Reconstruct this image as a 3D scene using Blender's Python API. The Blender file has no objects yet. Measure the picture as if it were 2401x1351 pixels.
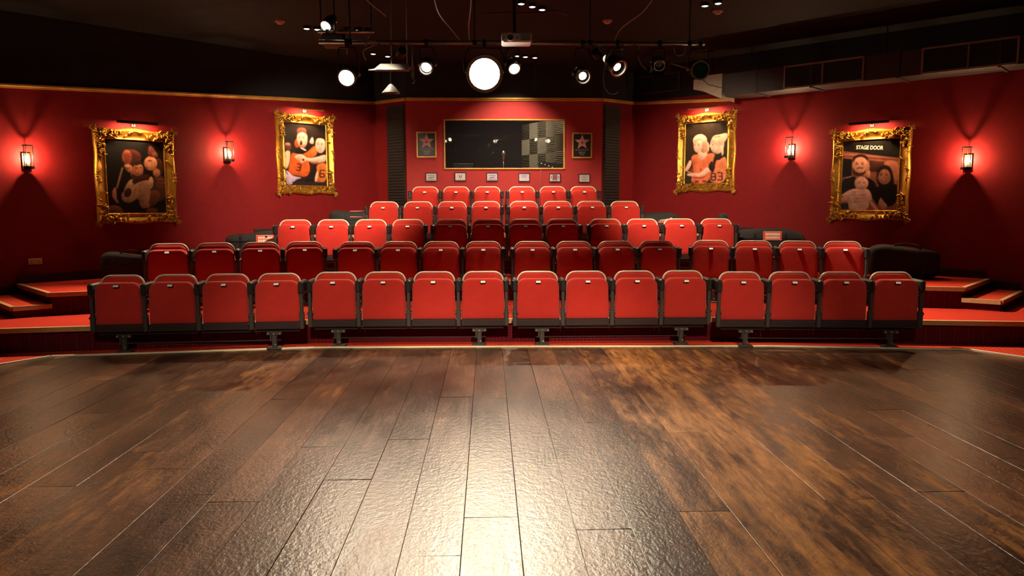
import bpy, math, random
import numpy as np
from mathutils import Vector, Matrix

scene = bpy.context.scene
col = scene.collection
R = math.radians
random.seed(7)

# ------------------------------------------------------------------ camera
IW, IH, F = 2401.0, 1351.0, 1757.0
CH, YAW, PIT, ROLL = 1.5, R(1.81), R(6.31), R(0.13)


def ray(px, py):
    """direction through a photograph pixel, in room axes (x across, y into the hall, z up)"""
    X, U = (px - IW / 2) / F, -(py - IH / 2) / F
    x, up = X * math.cos(ROLL) + U * math.sin(ROLL), -X * math.sin(ROLL) + U * math.cos(ROLL)
    y, z = math.cos(PIT) + up * math.sin(PIT), -math.sin(PIT) + up * math.cos(PIT)
    return Vector((x * math.cos(YAW) + y * math.sin(YAW), -x * math.sin(YAW) + y * math.cos(YAW), z))


EYE = Vector((0, 0, CH))


def at_z(px, py, z):
    d = ray(px, py)
    return EYE + d * ((z - CH) / d.z)


def at_y(px, py, Y):
    d = ray(px, py)
    return EYE + d * (Y / d.y)


def on_wall(px, py, k, side):
    """point of the slanted side wall: side -1: y - x = k, side +1: y + x = k"""
    d = ray(px, py)
    return EYE + d * (k / (d.y + side * d.x))


cam_data = bpy.data.cameras.new('camera')
cam_data.sensor_width = 36.0
cam_data.lens = 36.0 * F / IW
cam_data.clip_start = 0.05
cam = bpy.data.objects.new('camera', cam_data)
col.objects.link(cam)
fwd = ray(IW / 2, IH / 2).normalized()
rgt = (ray(IW / 2 + 100, IH / 2) - ray(IW / 2, IH / 2)).normalized()
upv = rgt.cross(fwd)
cam.matrix_world = Matrix(((rgt.x, upv.x, -fwd.x, EYE.x), (rgt.y, upv.y, -fwd.y, EYE.y), (rgt.z, upv.z, -fwd.z, EYE.z), (0, 0, 0, 1)))
scene.camera = cam

# ------------------------------------------------------------------ world, exposure
world = bpy.data.worlds.new('world')
scene.world = world
world.use_nodes = True
world.node_tree.nodes['Background'].inputs[0].default_value = (0.02, 0.015, 0.015, 1)
world.node_tree.nodes['Background'].inputs[1].default_value = 0.3
vs = scene.view_settings
vs.view_transform = 'Standard'
vs.look = 'None'
vs.exposure = 0.55
vs.gamma = 1.0
vs.use_curve_mapping = False
cy = scene.cycles
cy.max_bounces, cy.diffuse_bounces, cy.glossy_bounces, cy.transmission_bounces = 4, 3, 2, 2
cy.caustics_reflective = False
cy.caustics_refractive = False
cy.use_adaptive_sampling = True
cy.adaptive_threshold = .09
cy.adaptive_min_samples = 16
WARM = (1.0, 0.80, 0.56)
# powers of the place's lamps; front and booth are added fill (each light sits in its lamp's builder)
POW = dict(par=170, big=430, down=190, track=720, sconce=25, picture=11.0, front=930, booth=28)


# ------------------------------------------------------------------ mesh helpers
class MB:
    def __init__(self):
        self.v, self.f, self.m, self.cur = [], [], [], 0

    def add(self, vs_, fs_):
        b = len(self.v)
        self.v += [tuple(p) for p in vs_]
        for f in fs_:
            self.f.append(tuple(i + b for i in f))
            self.m.append(self.cur)
        return self

    def box(self, c, s, rz=0.0, mtx=None):
        hx, hy, hz = s[0] / 2, s[1] / 2, s[2] / 2
        cs, sn = math.cos(rz), math.sin(rz)
        pts = []
        for z in (-hz, hz):
            for x, y in ((-hx, -hy), (hx, -hy), (hx, hy), (-hx, hy)):
                p = Vector((x * cs - y * sn, x * sn + y * cs, z))
                if mtx is not None:
                    p = mtx @ Vector((x, y, z))
                pts.append((p[0] + c[0], p[1] + c[1], p[2] + c[2]))
        return self.add(pts, [(3, 2, 1, 0), (4, 5, 6, 7), (0, 1, 5, 4), (1, 2, 6, 5), (2, 3, 7, 6), (3, 0, 4, 7)])

    def bbox(self, c, s, b, rz=0.0):
        """box with chamfered edges all round"""
        hx, hy, hz = s[0] / 2, s[1] / 2, s[2] / 2
        b = min(b, hx * .9, hy * .9, hz * .9)
        rings = []
        for z, k in ((-hz, b), (-hz + b, 0), (hz - b, 0), (hz, b)):
            X, Y = hx - k, hy - k
            q = min(b, X * .8, Y * .8)
            rings.append([(X - q, -Y, z), (X, -Y + q, z), (X, Y - q, z), (X - q, Y, z), (-X + q, Y, z), (-X, Y - q, z), (-X, -Y + q, z), (-X + q, -Y, z)])
        cs, sn = math.cos(rz), math.sin(rz)
        pts = [(c[0] + x * cs - y * sn, c[1] + x * sn + y * cs, c[2] + z) for r in rings for x, y, z in r]
        fs_ = [tuple(range(7, -1, -1)), tuple(range(24, 32))]
        for k in range(3):
            for i in range(8):
                j = (i + 1) % 8
                fs_.append((k * 8 + i, k * 8 + j, k * 8 + 8 + j, k * 8 + 8 + i))
        return self.add(pts, fs_)

    def prism(self, poly, z0, z1, side=None):
        """poly counter-clockwise seen from above"""
        n = len(poly)
        pts = [(x, y, z0) for x, y in poly] + [(x, y, z1) for x, y in poly]
        b = len(self.f)
        fs_ = [tuple(range(n - 1, -1, -1)), tuple(range(n, 2 * n))]
        fs_ += [(i, (i + 1) % n, n + (i + 1) % n, n + i) for i in range(n)]
        self.add(pts, fs_)
        if side is not None:
            for i in range(b + 2, len(self.m)):
                self.m[i] = side
        return self

    def tube(self, path, r, n=8, caps=True):
        path = [Vector(p) for p in path]
        rr = r if isinstance(r, (list, tuple)) else [r] * len(path)
        b = len(self.v)
        pts, prev = [], None
        for i, p in enumerate(path):
            t = (path[min(i + 1, len(path) - 1)] - path[max(i - 1, 0)]).normalized()
            if prev is None:
                u = t.cross(Vector((0, 0, 1)))
                if u.length < 1e-3:
                    u = t.cross(Vector((0, 1, 0)))
            else:
                u = prev - t * prev.dot(t)
            u.normalize()
            prev = u
            w = t.cross(u)
            for k in range(n):
                a = 2 * math.pi * k / n
                pts.append(p + (u * math.cos(a) + w * math.sin(a)) * rr[i])
        fs_ = []
        for i in range(len(path) - 1):
            for k in range(n):
                j = (k + 1) % n
                fs_.append((i * n + k, i * n + j, i * n + n + j, i * n + n + k))
        if caps:
            fs_.append(tuple(range(n - 1, -1, -1)))
            e = (len(path) - 1) * n
            fs_.append(tuple(range(e, e + n)))
        return self.add(pts, fs_)

    def lathe(self, prof, o=(0, 0, 0), axis=(0, 0, 1), n=20, cap0=False, cap1=False):
        """prof: (t along axis, radius)"""
        a = Vector(axis).normalized()
        u = a.cross(Vector((0, 0, 1)))
        if u.length < 1e-3:
            u = Vector((1, 0, 0))
        u.normalize()
        w = a.cross(u)
        o = Vector(o)
        pts = []
        for t, r in prof:
            for k in range(n):
                q = 2 * math.pi * k / n
                pts.append(o + a * t + (u * math.cos(q) + w * math.sin(q)) * r)
        fs_ = []
        for i in range(len(prof) - 1):
            for k in range(n):
                j = (k + 1) % n
                fs_.append((i * n + k, i * n + j, i * n + n + j, i * n + n + k))
        if cap0:
            fs_.append(tuple(range(n - 1, -1, -1)))
        if cap1:
            e = (len(prof) - 1) * n
            fs_.append(tuple(range(e, e + n)))
        return self.add(pts, fs_)

    def blob(self, c, r, mtx=None, nu=7, nv=4):
        pts, fs_ = [(0, 0, -1)], []
        for i in range(1, nv):
            th = -math.pi / 2 + math.pi * i / nv
            for k in range(nu):
                a = 2 * math.pi * k / nu
                pts.append((math.cos(th) * math.cos(a), math.cos(th) * math.sin(a), math.sin(th)))
        pts.append((0, 0, 1))
        for k in range(nu):
            fs_.append((0, 1 + (k + 1) % nu, 1 + k))
        for i in range(nv - 2):
            for k in range(nu):
                j = (k + 1) % nu
                fs_.append((1 + i * nu + k, 1 + i * nu + j, 1 + (i + 1) * nu + j, 1 + (i + 1) * nu + k))
        e = len(pts) - 1
        for k in range(nu):
            fs_.append((e, 1 + (nv - 2) * nu + k, 1 + (nv - 2) * nu + (k + 1) % nu))
        out = []
        for p in pts:
            q = Vector((p[0] * r[0], p[1] * r[1], p[2] * r[2]))
            if mtx is not None:
                q = mtx @ q
            out.append((q.x + c[0], q.y + c[1], q.z + c[2]))
        return self.add(out, fs_)

    def flat(self, pts2, y, z=None):
        """polygon in the local x-z plane facing -y"""
        return self.add([(x, y, q) for x, q in pts2], [tuple(range(len(pts2)))])

    def mesh(self, name, mats, smooth=False):
        me = bpy.data.meshes.new(name)
        me.from_pydata(self.v, [], self.f)
        for m in (mats if isinstance(mats, (list, tuple)) else [mats]):
            me.materials.append(m)
        for p, k in zip(me.polygons, self.m):
            p.material_index = k
            p.use_smooth = bool(smooth)
        if smooth and smooth is not True:
            me.set_sharp_from_angle(angle=R(smooth))
        me.update()
        return me

    def build(self, name, mats, parent=None, smooth=False):
        return obj(name, self.mesh(name, mats, smooth), parent)


def obj(name, me, parent=None):
    o = bpy.data.objects.new(name, me)
    col.objects.link(o)
    if parent is not None:
        o.parent = parent
    return o


def tag(o, label, cat, group=None, kind=None):
    o['label'] = label
    o['category'] = cat
    if group:
        o['group'] = group
    if kind:
        o['kind'] = kind
    return o


def thing(name, label, cat, loc=(0, 0, 0), rz=0.0, group=None):
    o = bpy.data.objects.new(name, None)
    o.empty_display_size = .1
    col.objects.link(o)
    o.location = loc
    o.rotation_euler = (0, 0, rz)
    return tag(o, label, cat, group)


def struct(o):
    o['kind'] = 'structure'
    return o


def copy_tree(o, parent=None):
    c = o.copy()
    col.objects.link(c)
    c.parent = parent
    for ch in list(o.children):
        copy_tree(ch, c)
    return c


def light(kind, name, loc, energy, color=WARM, parent=None, target=None, size=0.05, angle=60, blend=.5, shape=None):
    d = bpy.data.lights.new(name, kind)
    d.energy = energy
    d.color = color
    if kind == 'AREA':
        d.shape = 'RECTANGLE'
        d.size, d.size_y = shape
    else:
        d.shadow_soft_size = size
    if kind == 'SPOT':
        d.spot_size = R(angle)
        d.spot_blend = blend
    o = bpy.data.objects.new(name, d)
    col.objects.link(o)
    if parent is not None:
        o.parent = parent
    o.location = loc
    if target is not None:
        o.rotation_euler = (Vector(target) - Vector(loc)).to_track_quat('-Z', 'Y').to_euler()
    return o


# ------------------------------------------------------------------ materials
def new_mat(name):
    m = bpy.data.materials.new(name)
    m.use_nodes = True
    nt = m.node_tree
    return m, nt, nt.nodes['Principled BSDF'], nt.nodes, nt.links


def mat(name, c, rough=.5, metal=0.0, var=.15, scale=30.0, bump=0.0, bscale=None, spec=.5, sheen=0.0, coat=0.0):
    m, nt, p, N, L = new_mat(name)
    p.inputs['Roughness'].default_value = rough
    p.inputs['Metallic'].default_value = metal
    p.inputs['Specular IOR Level'].default_value = spec
    p.inputs['Sheen Weight'].default_value = sheen
    p.inputs['Coat Weight'].default_value = coat
    tc = N.new('ShaderNodeTexCoord')
    nz = N.new('ShaderNodeTexNoise')
    nz.inputs['Scale'].default_value = scale
    nz.inputs['Detail'].default_value = 2
    L.new(tc.outputs['Object'], nz.inputs['Vector'])
    mx = N.new('ShaderNodeMix')
    mx.data_type = 'RGBA'
    mx.inputs[6].default_value = (*[x * (1 - var) for x in c], 1)
    mx.inputs[7].default_value = (*[min(1, x * (1 + var)) for x in c], 1)
    L.new(nz.outputs['Fac'], mx.inputs[0])
    L.new(mx.outputs[2], p.inputs['Base Color'])
    if bump:
        nb = N.new('ShaderNodeTexNoise')
        nb.inputs['Scale'].default_value = bscale or scale * 4
        nb.inputs['Detail'].default_value = 2
        L.new(tc.outputs['Object'], nb.inputs['Vector'])
        bp = N.new('ShaderNodeBump')
        bp.inputs['Strength'].default_value = bump
        bp.inputs['Distance'].default_value = .01
        L.new(nb.outputs['Fac'], bp.inputs['Height'])
        L.new(bp.outputs['Normal'], p.inputs['Normal'])
    return m


def emit(name, c, s):
    m, nt, p, N, L = new_mat(name)
    p.inputs['Base Color'].default_value = (*c, 1)
    p.inputs['Emission Color'].default_value = (*c, 1)
    p.inputs['Emission Strength'].default_value = s
    return m


def glass(name, tint=(1, 1, 1), refl=.08, rough=.02):
    """thin clear pane: mostly straight-through with a faint mirror coat"""
    m, nt, p, N, L = new_mat(name)
    out = N['Material Output']
    N.remove(p)
    tr = N.new('ShaderNodeBsdfTransparent')
    tr.inputs[0].default_value = (*tint, 1)
    gl = N.new('ShaderNodeBsdfGlossy')
    gl.inputs['Roughness'].default_value = rough
    mx = N.new('ShaderNodeMixShader')
    mx.inputs[0].default_value = refl
    L.new(tr.outputs[0], mx.inputs[1])
    L.new(gl.outputs[0], mx.inputs[2])
    L.new(mx.outputs[0], out.inputs[0])
    return m


def plank_material():
    m, nt, p, N, L = new_mat('stage_plank_wood')
    geo = N.new('ShaderNodeNewGeometry')
    oi = N.new('ShaderNodeObjectInfo')
    sep = N.new('ShaderNodeSeparateColor')
    L.new(oi.outputs['Color'], sep.inputs[0])

    def noise(sx, sy, detail, rough=.6, shift=True):
        mp = N.new('ShaderNodeMapping')
        mp.inputs['Scale'].default_value = (sx, sy, 1)
        L.new(geo.outputs['Position'], mp.inputs['Vector'])
        v = mp.outputs[0]
        if shift:
            cb = N.new('ShaderNodeCombineXYZ')
            ml = N.new('ShaderNodeMath')
            ml.operation = 'MULTIPLY'
            ml.inputs[1].default_value = 37.0
            L.new(oi.outputs['Random'], ml.inputs[0])
            L.new(ml.outputs[0], cb.inputs[2])
            ad = N.new('ShaderNodeVectorMath')
            L.new(v, ad.inputs[0])
            L.new(cb.outputs[0], ad.inputs[1])
            v = ad.outputs[0]
        n = N.new('ShaderNodeTexNoise')
        n.inputs['Scale'].default_value = 1
        n.inputs['Detail'].default_value = detail
        n.inputs['Roughness'].default_value = rough
        L.new(v, n.inputs['Vector'])
        return n.outputs['Fac']

    grain = noise(60, 2.2, 3)
    patch = noise(3.4, 1.1, 4, .66, False)
    worn = noise(8.0, 1.1, 4, .66)
    mott = noise(24, 5.5, 4, .7)
    dent = noise(30, 22, 2, .6, False)
    pit = noise(70, 45, 2, .55, False)

    def math_(op, a, b):
        n = N.new('ShaderNodeMath')
        n.operation = op
        for i, q in enumerate((a, b)):
            if isinstance(q, (int, float)):
                n.inputs[i].default_value = q
            else:
                L.new(q, n.inputs[i])
        return n.outputs[0]

    # worn varnish where the board is marked as worn (red channel of the object colour)
    w = math_('ADD', math_('MULTIPLY', worn, .75), math_('MULTIPLY', patch, .45))
    w = math_('ADD', w, math_('MULTIPLY', sep.outputs[0], .36))
    w = math_('ADD', w, math_('MULTIPLY', math_('SUBTRACT', mott, .5), .35))
    rw = N.new('ShaderNodeValToRGB')
    rw.color_ramp.elements[0].position = .72
    rw.color_ramp.elements[1].position = .98
    L.new(w, rw.inputs[0])
    base = N.new('ShaderNodeValToRGB')
    e = base.color_ramp.elements
    e[0].position, e[0].color = .32, (.034, .014, .0075, 1)
    e[1].position, e[1].color = .72, (.21, .085, .040, 1)
    k = e.new(.52)
    k.color = (.100, .040, .019, 1)
    t = math_('ADD', math_('MULTIPLY', patch, .80), math_('ADD', math_('MULTIPLY', grain, .30), math_('MULTIPLY', math_('SUBTRACT', mott, .5), .55)))
    t = math_('ADD', t, math_('MULTIPLY', math_('SUBTRACT', sep.outputs[1], .5), .20))
    t = math_('SUBTRACT', t, .04)
    L.new(t, base.inputs[0])
    gold = N.new('ShaderNodeValToRGB')
    g = gold.color_ramp.elements
    g[0].position, g[0].color = .3, (.25, .085, .022, 1)
    g[1].position, g[1].color = .75, (.62, .27, .055, 1)
    L.new(math_('ADD', math_('MULTIPLY', grain, .5), math_('MULTIPLY', mott, .5)), gold.inputs[0])
    mx = N.new('ShaderNodeMix')
    mx.data_type = 'RGBA'
    L.new(rw.outputs[0], mx.inputs[0])
    L.new(base.outputs[0], mx.inputs[6])
    L.new(gold.outputs[0], mx.inputs[7])
    # fine pale scratches and chips
    rs = N.new('ShaderNodeValToRGB')
    rs.color_ramp.elements[0].position = .665
    rs.color_ramp.elements[1].position = .715
    L.new(pit, rs.inputs[0])
    mx2 = N.new('ShaderNodeMix')
    mx2.data_type = 'RGBA'
    L.new(math_('MULTIPLY', rs.outputs[0], .55), mx2.inputs[0])
    L.new(mx.outputs[2], mx2.inputs[6])
    mx2.inputs[7].default_value = (.5, .36, .24, 1)
    L.new(mx2.outputs[2], p.inputs['Base Color'])
    rr = math_('ADD', math_('MULTIPLY', patch, .22), math_('MULTIPLY', grain, .16))
    rr = math_('ADD', rr, .19)
    rr = math_('ADD', rr, math_('MULTIPLY', rw.outputs[0], .08))
    L.new(rr, p.inputs['Roughness'])
    p.inputs['Specular IOR Level'].default_value = .5
    h = math_('ADD', math_('MULTIPLY', pit, .9), math_('MULTIPLY', dent, 1.5))
    bp = N.new('ShaderNodeBump')
    bp.inputs['Strength'].default_value = .34
    bp.inputs['Distance'].default_value = .006
    L.new(h, bp.inputs['Height'])
    L.new(bp.outputs[0], p.inputs['Normal'])
    return m


def carpet_material(name='red_carpet', dot=(.62, .12, .035), field=(.46, .030, .014), sc=26):
    m, nt, p, N, L = new_mat(name)
    tc = N.new('ShaderNodeTexCoord')
    mp = N.new('ShaderNodeMapping')
    mp.inputs['Rotation'].default_value = (0, 0, R(45))
    L.new(tc.outputs['Object'], mp.inputs['Vector'])
    vo = N.new('ShaderNodeTexVoronoi')
    vo.inputs['Scale'].default_value = sc
    vo.inputs['Randomness'].default_value = .15
    L.new(mp.outputs[0], vo.inputs['Vector'])
    rp = N.new('ShaderNodeValToRGB')
    rp.color_ramp.elements[0].position, rp.color_ramp.elements[0].color = .12, (*dot, 1)
    rp.color_ramp.elements[1].position, rp.color_ramp.elements[1].color = .3, (*field, 1)
    L.new(vo.outputs['Distance'], rp.inputs[0])
    L.new(rp.outputs[0], p.inputs['Base Color'])
    p.inputs['Roughness'].default_value = .95
    p.inputs['Specular IOR Level'].default_value = .1
    nz = N.new('ShaderNodeTexNoise')
    nz.inputs['Scale'].default_value = 350
    L.new(tc.outputs['Object'], nz.inputs['Vector'])
    bp = N.new('ShaderNodeBump')
    bp.inputs['Strength'].default_value = .5
    bp.inputs['Distance'].default_value = .006
    L.new(nz.outputs['Fac'], bp.inputs['Height'])
    L.new(bp.outputs[0], p.inputs['Normal'])
    return m


M = {
    'plank': plank_material(),
    'carpet': carpet_material(),
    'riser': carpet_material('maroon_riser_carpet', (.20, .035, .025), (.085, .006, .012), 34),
    'wall': mat('red_wall_paint', (.215, .0095, .0115), .65, 0, .12, 9, .35, 260, .14),
    'booth': mat('rose_red_wall_paint', (.36, .030, .030), .6, 0, .10, 9, .3, 260, .2),
    'black': mat('black_wall_paint', (.017, .0155, .016), .8, 0, .25, 5, .2, 120, .25),
    'ceil': mat('black_ceiling_paint', (.0085, .0075, .0085), .8, 0, .3, 3, .3, 60, .2),
    'gold_trim': mat('gold_painted_trim', (.60, .33, .075), .38, .25, .35, 6, .15, 60),
    'nosing': mat('tan_step_nosing', (.50, .30, .13), .5, 0, .18, 22, .1, 200),
    'edge': mat('pale_stage_edge', (.90, .78, .54), .4, 0, .1, 40),
    'baseboard': mat('black_baseboard', (.012, .011, .011), .5),
    'seat': mat('red_seat_fabric', (.52, .026, .017), .85, 0, .12, 14, .3, 500, .2, .25),
    'seat_back': mat('red_back_fabric', (.60, .034, .017), .85, 0, .12, 14, .3, 500, .2, .25),
    'piping': mat('pale_metal_edge', (.80, .69, .54), .35, .15, .1, 30),
    'arm': mat('black_armrest', (.015, .014, .014), .42, 0, .2),
    'post': mat('dark_grey_steel', (.060, .052, .048), .5, .3, .2, 20),
    'pan': mat('dark_brown_steel', (.035, .019, .019), .5, .3, .2, 20),
    'white': mat('white_plastic', (.92, .89, .82), .35, 0, .05),
    'bolt': mat('bright_bolt', (.7, .6, .42), .3, .9, .1),
    'gilt': mat('gilded_wood', (.50, .255, .035), .30, .75, .45, 30, .35, 90, .5),
    'bag': mat('black_nylon', (.014, .013, .015), .7, 0, .3, 18, .5, 120),
    'patch': mat('red_label', (.62, .05, .04), .6),
    'letter': mat('cream_lettering', (.75, .66, .5), .6),
    'blackmetal': mat('black_metal', (.018, .017, .017), .45, .4, .2),
    'steel': mat('worn_steel', (.42, .38, .33), .35, .85, .2),
    'brass': mat('brass', (.62, .42, .16), .3, .9, .2),
    'projector': mat('projector_white', (.88, .83, .78), .4, 0, .05),
    'duct': mat('painted_duct', (.045, .038, .036), .6, .1, .3, 4, .2, 20),
    'flex': mat('canvas_duct', (.40, .33, .25), .85, 0, .2, 20, .4, 90),
    'grille': mat('dark_grille', (.05, .045, .043), .5, .3),
    'slatblack': mat('black_louvre', (.014, .013, .013), .6),
    'foam': mat('grey_acoustic_foam', (.24, .21, .155), .95, 0, .15, 40, .3, 200),
    'boothdark': mat('booth_dark_wall', (.050, .036, .038), .8),
    'speaker': mat('speaker_grey', (.28, .25, .22), .6),
    'hood': mat('grey_hood_paint', (.13, .12, .105), .55),
    'cable': mat('pale_cable', (.50, .44, .40), .5),
    'darkcable': mat('dark_cable', (.03, .028, .028), .5),
    'socket': mat('beige_socket', (.62, .48, .26), .4),
    'star': mat('pink_star', (.62, .30, .25), .5),
    'board': mat('black_board', (.022, .020, .020), .18, 0, .1, 30, 0, None, .6),
    'paper': mat('grey_paper', (.50, .44, .45), .6, 0, .1, 60),
    'greylav': mat('lavender_paper', (.46, .41, .50), .6, 0, .1, 60),
    'ink': mat('dark_ink', (.09, .06, .07), .6),
    'maroon_ink': mat('maroon_ink', (.22, .05, .06), .6),
    'detector': mat('detector_plastic', (.55, .36, .30), .5),
    'lamp_off': mat('grey_lamp_glass', (.10, .09, .08), .15),
    'green': mat('green_gel', (.01, .10, .03), .1, 0, .3, 10),
    'lens': emit('hot_lens', (1.0, .86, .66), 22),
    'lens_big': emit('hot_flood_lens', (1.0, .88, .70), 30),
    'lens_dim': emit('warm_lens', (1.0, .80, .58), 9),
    'down': emit('downlight_glow', (1.0, .88, .72), 10),
    'bulb': emit('sconce_bulb', (1.0, .72, .42), 45),
    'tubebulb': emit('picture_light_bulb', (1.0, .70, .38), 5),
    'clear': glass('clear_pane', (.95, .95, .95), .07),
    'tubeglass': glass('lantern_glass', (1.0, .93, .84), .05, .1),
}

# ------------------------------------------------------------------ room shell
KL, KR = 15.7, 16.3           # the two slanted walls: y - x = KL and y + x = KR
ZC = 3.9
BOOTH_Y = 13.15
CL, CR = (-2.03, 13.67), (2.65, 13.65)
BL, BR = (-1.40, BOOTH_Y), (1.98, BOOTH_Y)
WL0, WR0 = (-9.2, 6.5), (9.8, 6.5)


def wall_panel(name, a, b, za, zb, lower, upper, thick=.12):
    """upright slab from a to b (room on the side towards -normal): lower colour up to the trim line za..zb, upper colour to the ceiling"""
    d = Vector((b[0] - a[0], b[1] - a[1], 0)).normalized()
    n = Vector((-d.y, d.x, 0))          # away from the room
    m = MB()
    for k, (l0, l1, h0, h1) in enumerate(((-.03, -.03, za, zb), (za, zb, ZC, ZC))):
        m.cur = k
        p = [Vector((*a, l0)), Vector((*b, l1)), Vector((*b, h1)), Vector((*a, h0))]
        q = [v + n * thick for v in p]
        m.add(p + q, [(0, 1, 2, 3), (7, 6, 5, 4), (0, 4, 5, 1), (1, 5, 6, 2), (2, 6, 7, 3), (3, 7, 4, 0)])
    return struct(m.build(name, [lower, upper]))


def trim_strip(name, a, b, za, zb, h=.055, d_=.035):
    d = Vector((b[0] - a[0], b[1] - a[1], 0)).normalized()
    n = Vector((d.y, -d.x, 0))
    m = MB()
    prof = [(0, -h), (d_ * .45, -h), (d_ * .55, -h * .62), (d_, -h * .5), (d_, -h * .12), (d_ * .7, 0), (0, 0)]
    pts = []
    for (x, y), z in ((a, za), (b, zb)):
        for o_, q in prof:
            pts.append((x + n.x * o_, y + n.y * o_, z + q))
    k = len(prof)
    fs_ = [(i, i + 1, k + i + 1, k + i) for i in range(k - 1)] + [tuple(range(k - 1, -1, -1)), tuple(range(k, 2 * k))]
    m.add(pts, fs_)
    return struct(m.build(name, M['gold_trim']))


TR0, TR1 = 2.76, 3.335         # trim height at the stage end and at the corner of the slanted walls
wall_panel('wall_left', WL0, CL, TR0, TR1, M['wall'], M['black'])
wall_panel('wall_left_return', CL, BL, TR1, TR1, M['wall'], M['black'])
wall_panel('wall_right_return', BR, CR, TR1, TR1, M['wall'], M['black'])
wall_panel('wall_right', CR, WR0, TR1, 3.26, M['wall'], M['black'])
trim_strip('trim_1', WL0, CL, TR0, TR1)
trim_strip('trim_2', CL, BL, TR1, TR1)
trim_strip('trim_3', BL, BR, TR1, TR1)
trim_strip('trim_4', BR, CR, TR1, TR1)
trim_strip('trim_5', CR, (4.0, KR - 4.0), TR1, 3.225)
# plain black stage end behind and beside the camera
for nm, a, b in (('wall_stage_left', (-9.2, -4), WL0), ('wall_stage_right', WR0, (9.8, -4)), ('wall_stage_back', (9.8, -4), (-9.2, -4))):
    wall_panel(nm, a, b, 1.0, 1.0, M['black'], M['black'])

# booth wall with the window hole
WX0, WX1, WZ0, WZ1 = -.755, 1.340, 2.120, 2.972
m = MB()
for x0, x1, z0, z1, k in ((BL[0], WX0, 0, TR1, 0), (WX1, BR[0], 0, TR1, 0), (WX0, WX1, 0, WZ0, 0), (WX0, WX1, WZ1, TR1, 0), (BL[0], BR[0], TR1, ZC, 1)):
    m.cur = k
    m.box(((x0 + x1) / 2, BOOTH_Y + .06, (z0 + z1) / 2), (x1 - x0, .12, z1 - z0))
struct(m.build('wall_booth', [M['booth'], M['black']]))

# floor slab and ceiling
room = [(-9.3, -4.1), (9.9, -4.1), (9.9, 6.5), (2.7, 13.75), (2.7, 16.2), (-2.1, 16.2), (-2.1, 13.75), (-9.3, 6.5)]
m = MB()
m.prism(room, -.15, -.035)
floor = struct(m.build('floor', M['boothdark']))
m = MB()
m.prism(room, ZC, ZC + .1)
struct(m.build('ceiling', M['ceil']))

# stage boards
EDGE = [(-8.2, 2.08), (-4.383, 7.527), (-1.84, 7.88), (.24, 7.845), (2.96, 7.752), (4.958, 7.477), (9.0, 1.7)]


def edge_y(x):
    for (x0, y0), (x1, y1) in zip(EDGE, EDGE[1:]):
        if x0 <= x <= x1:
            return y0 + (y1 - y0) * (x - x0) / (x1 - x0)
    return None


PW, P0 = .2625, .1375
JOINTS = {-5: [(-.0, 4.58)], -2: [(0, 3.088)], 0: [(0, 4.31)], -1: [(0, 5.72)], 3: [(0, 3.514)], 6: [(0, 3.635)], 5: [(0, 5.953)]}
WORN = {4: .72, 5: .62, 6: .50, 3: .52, 7: .28, 8: .34, 10: .25, 2: .15, -9: .28, -8: .22, -11: .3, 12: .22, 14: .2}
k0, k1 = -28, 31
for k in range(k0, k1):
    xa, xb = P0 + PW * k, P0 + PW * (k + 1)
    ea, eb = edge_y(xa), edge_y(xb)
    if ea is None or eb is None:
        continue
    rnd = random.Random(k * 13 + 5)
    cuts = [j[1] for j in JOINTS.get(k, [])]
    if not cuts:
        cuts = [rnd.uniform(2.6, 6.6)]
    y = cuts[0]
    while y > 2.5:
        y -= rnd.uniform(1.9, 3.4)
        cuts.append(y)
    y = max(cuts)
    while y < min(ea, eb) - 3.0:
        y += rnd.uniform(2.0, 3.0)
        if y < min(ea, eb) - .6:
            cuts.append(y)
    cuts = sorted(c for c in cuts if -1.0 < c < min(ea, eb) - .35)
    ys = [-1.0] + cuts
    for i, y0 in enumerate(ys):
        last = i == len(ys) - 1
        ya, yb = (ea, eb) if last else (ys[i + 1], ys[i + 1])
        if min(ya, yb) - y0 < .12:
            continue
        g = .0006 + (.0012 if rnd.random() < .25 else 0)
        dz = rnd.uniform(-.0012, .0012)
        tilt = rnd.uniform(-.0010, .0010)
        X0, X1, Y0 = xa + g, xb - g, y0 + .001
        YA, YB = ya - .001, yb - .001
        c = .0013
        pts = [(X0, Y0, -.035), (X1, Y0, -.035), (X1, YB, -.035), (X0, YA, -.035),
               (X0, Y0, dz - c), (X1, Y0, dz - c), (X1, YB, dz - c), (X0, YA, dz - c),
               (X0 + c, Y0 + c, dz - tilt), (X1 - c, Y0 + c, dz + tilt), (X1 - c, YB - c, dz + tilt), (X0 + c, YA - c, dz - tilt)]
        m = MB()
        m.add(pts, [(3, 2, 1, 0), (0, 1, 5, 4), (1, 2, 6, 5), (2, 3, 7, 6), (3, 0, 4, 7), (4, 5, 9, 8), (5, 6, 10, 9), (6, 7, 11, 10), (7, 4, 8, 11), (8, 9, 10, 11)])
        o = m.build('plank', M['plank'], floor)
        o.color = (max(0, WORN.get(k, 0) + rnd.uniform(-.08, .10)), rnd.random(), 0, 1)

# pale strip along the stage edge
m = MB()
for (x0, y0), (x1, y1) in zip(EDGE, EDGE[1:]):
    d = Vector((x1 - x0, y1 - y0, 0))
    n = Vector((-d.y, d.x, 0)).normalized() * .034
    m.add([(x0, y0, -.03), (x1, y1, -.03), (x1 + n.x, y1 + n.y, -.03), (x0 + n.x, y0 + n.y, -.03), (x0, y0, .012), (x1, y1, .012), (x1 + n.x, y1 + n.y, .011), (x0 + n.x, y0 + n.y, .011)],
          [(3, 2, 1, 0), (4, 5, 6, 7), (0, 1, 5, 4), (1, 2, 6, 5), (2, 3, 7, 6), (3, 0, 4, 7)])
struct(m.build('trim_6', M['edge']))

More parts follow.
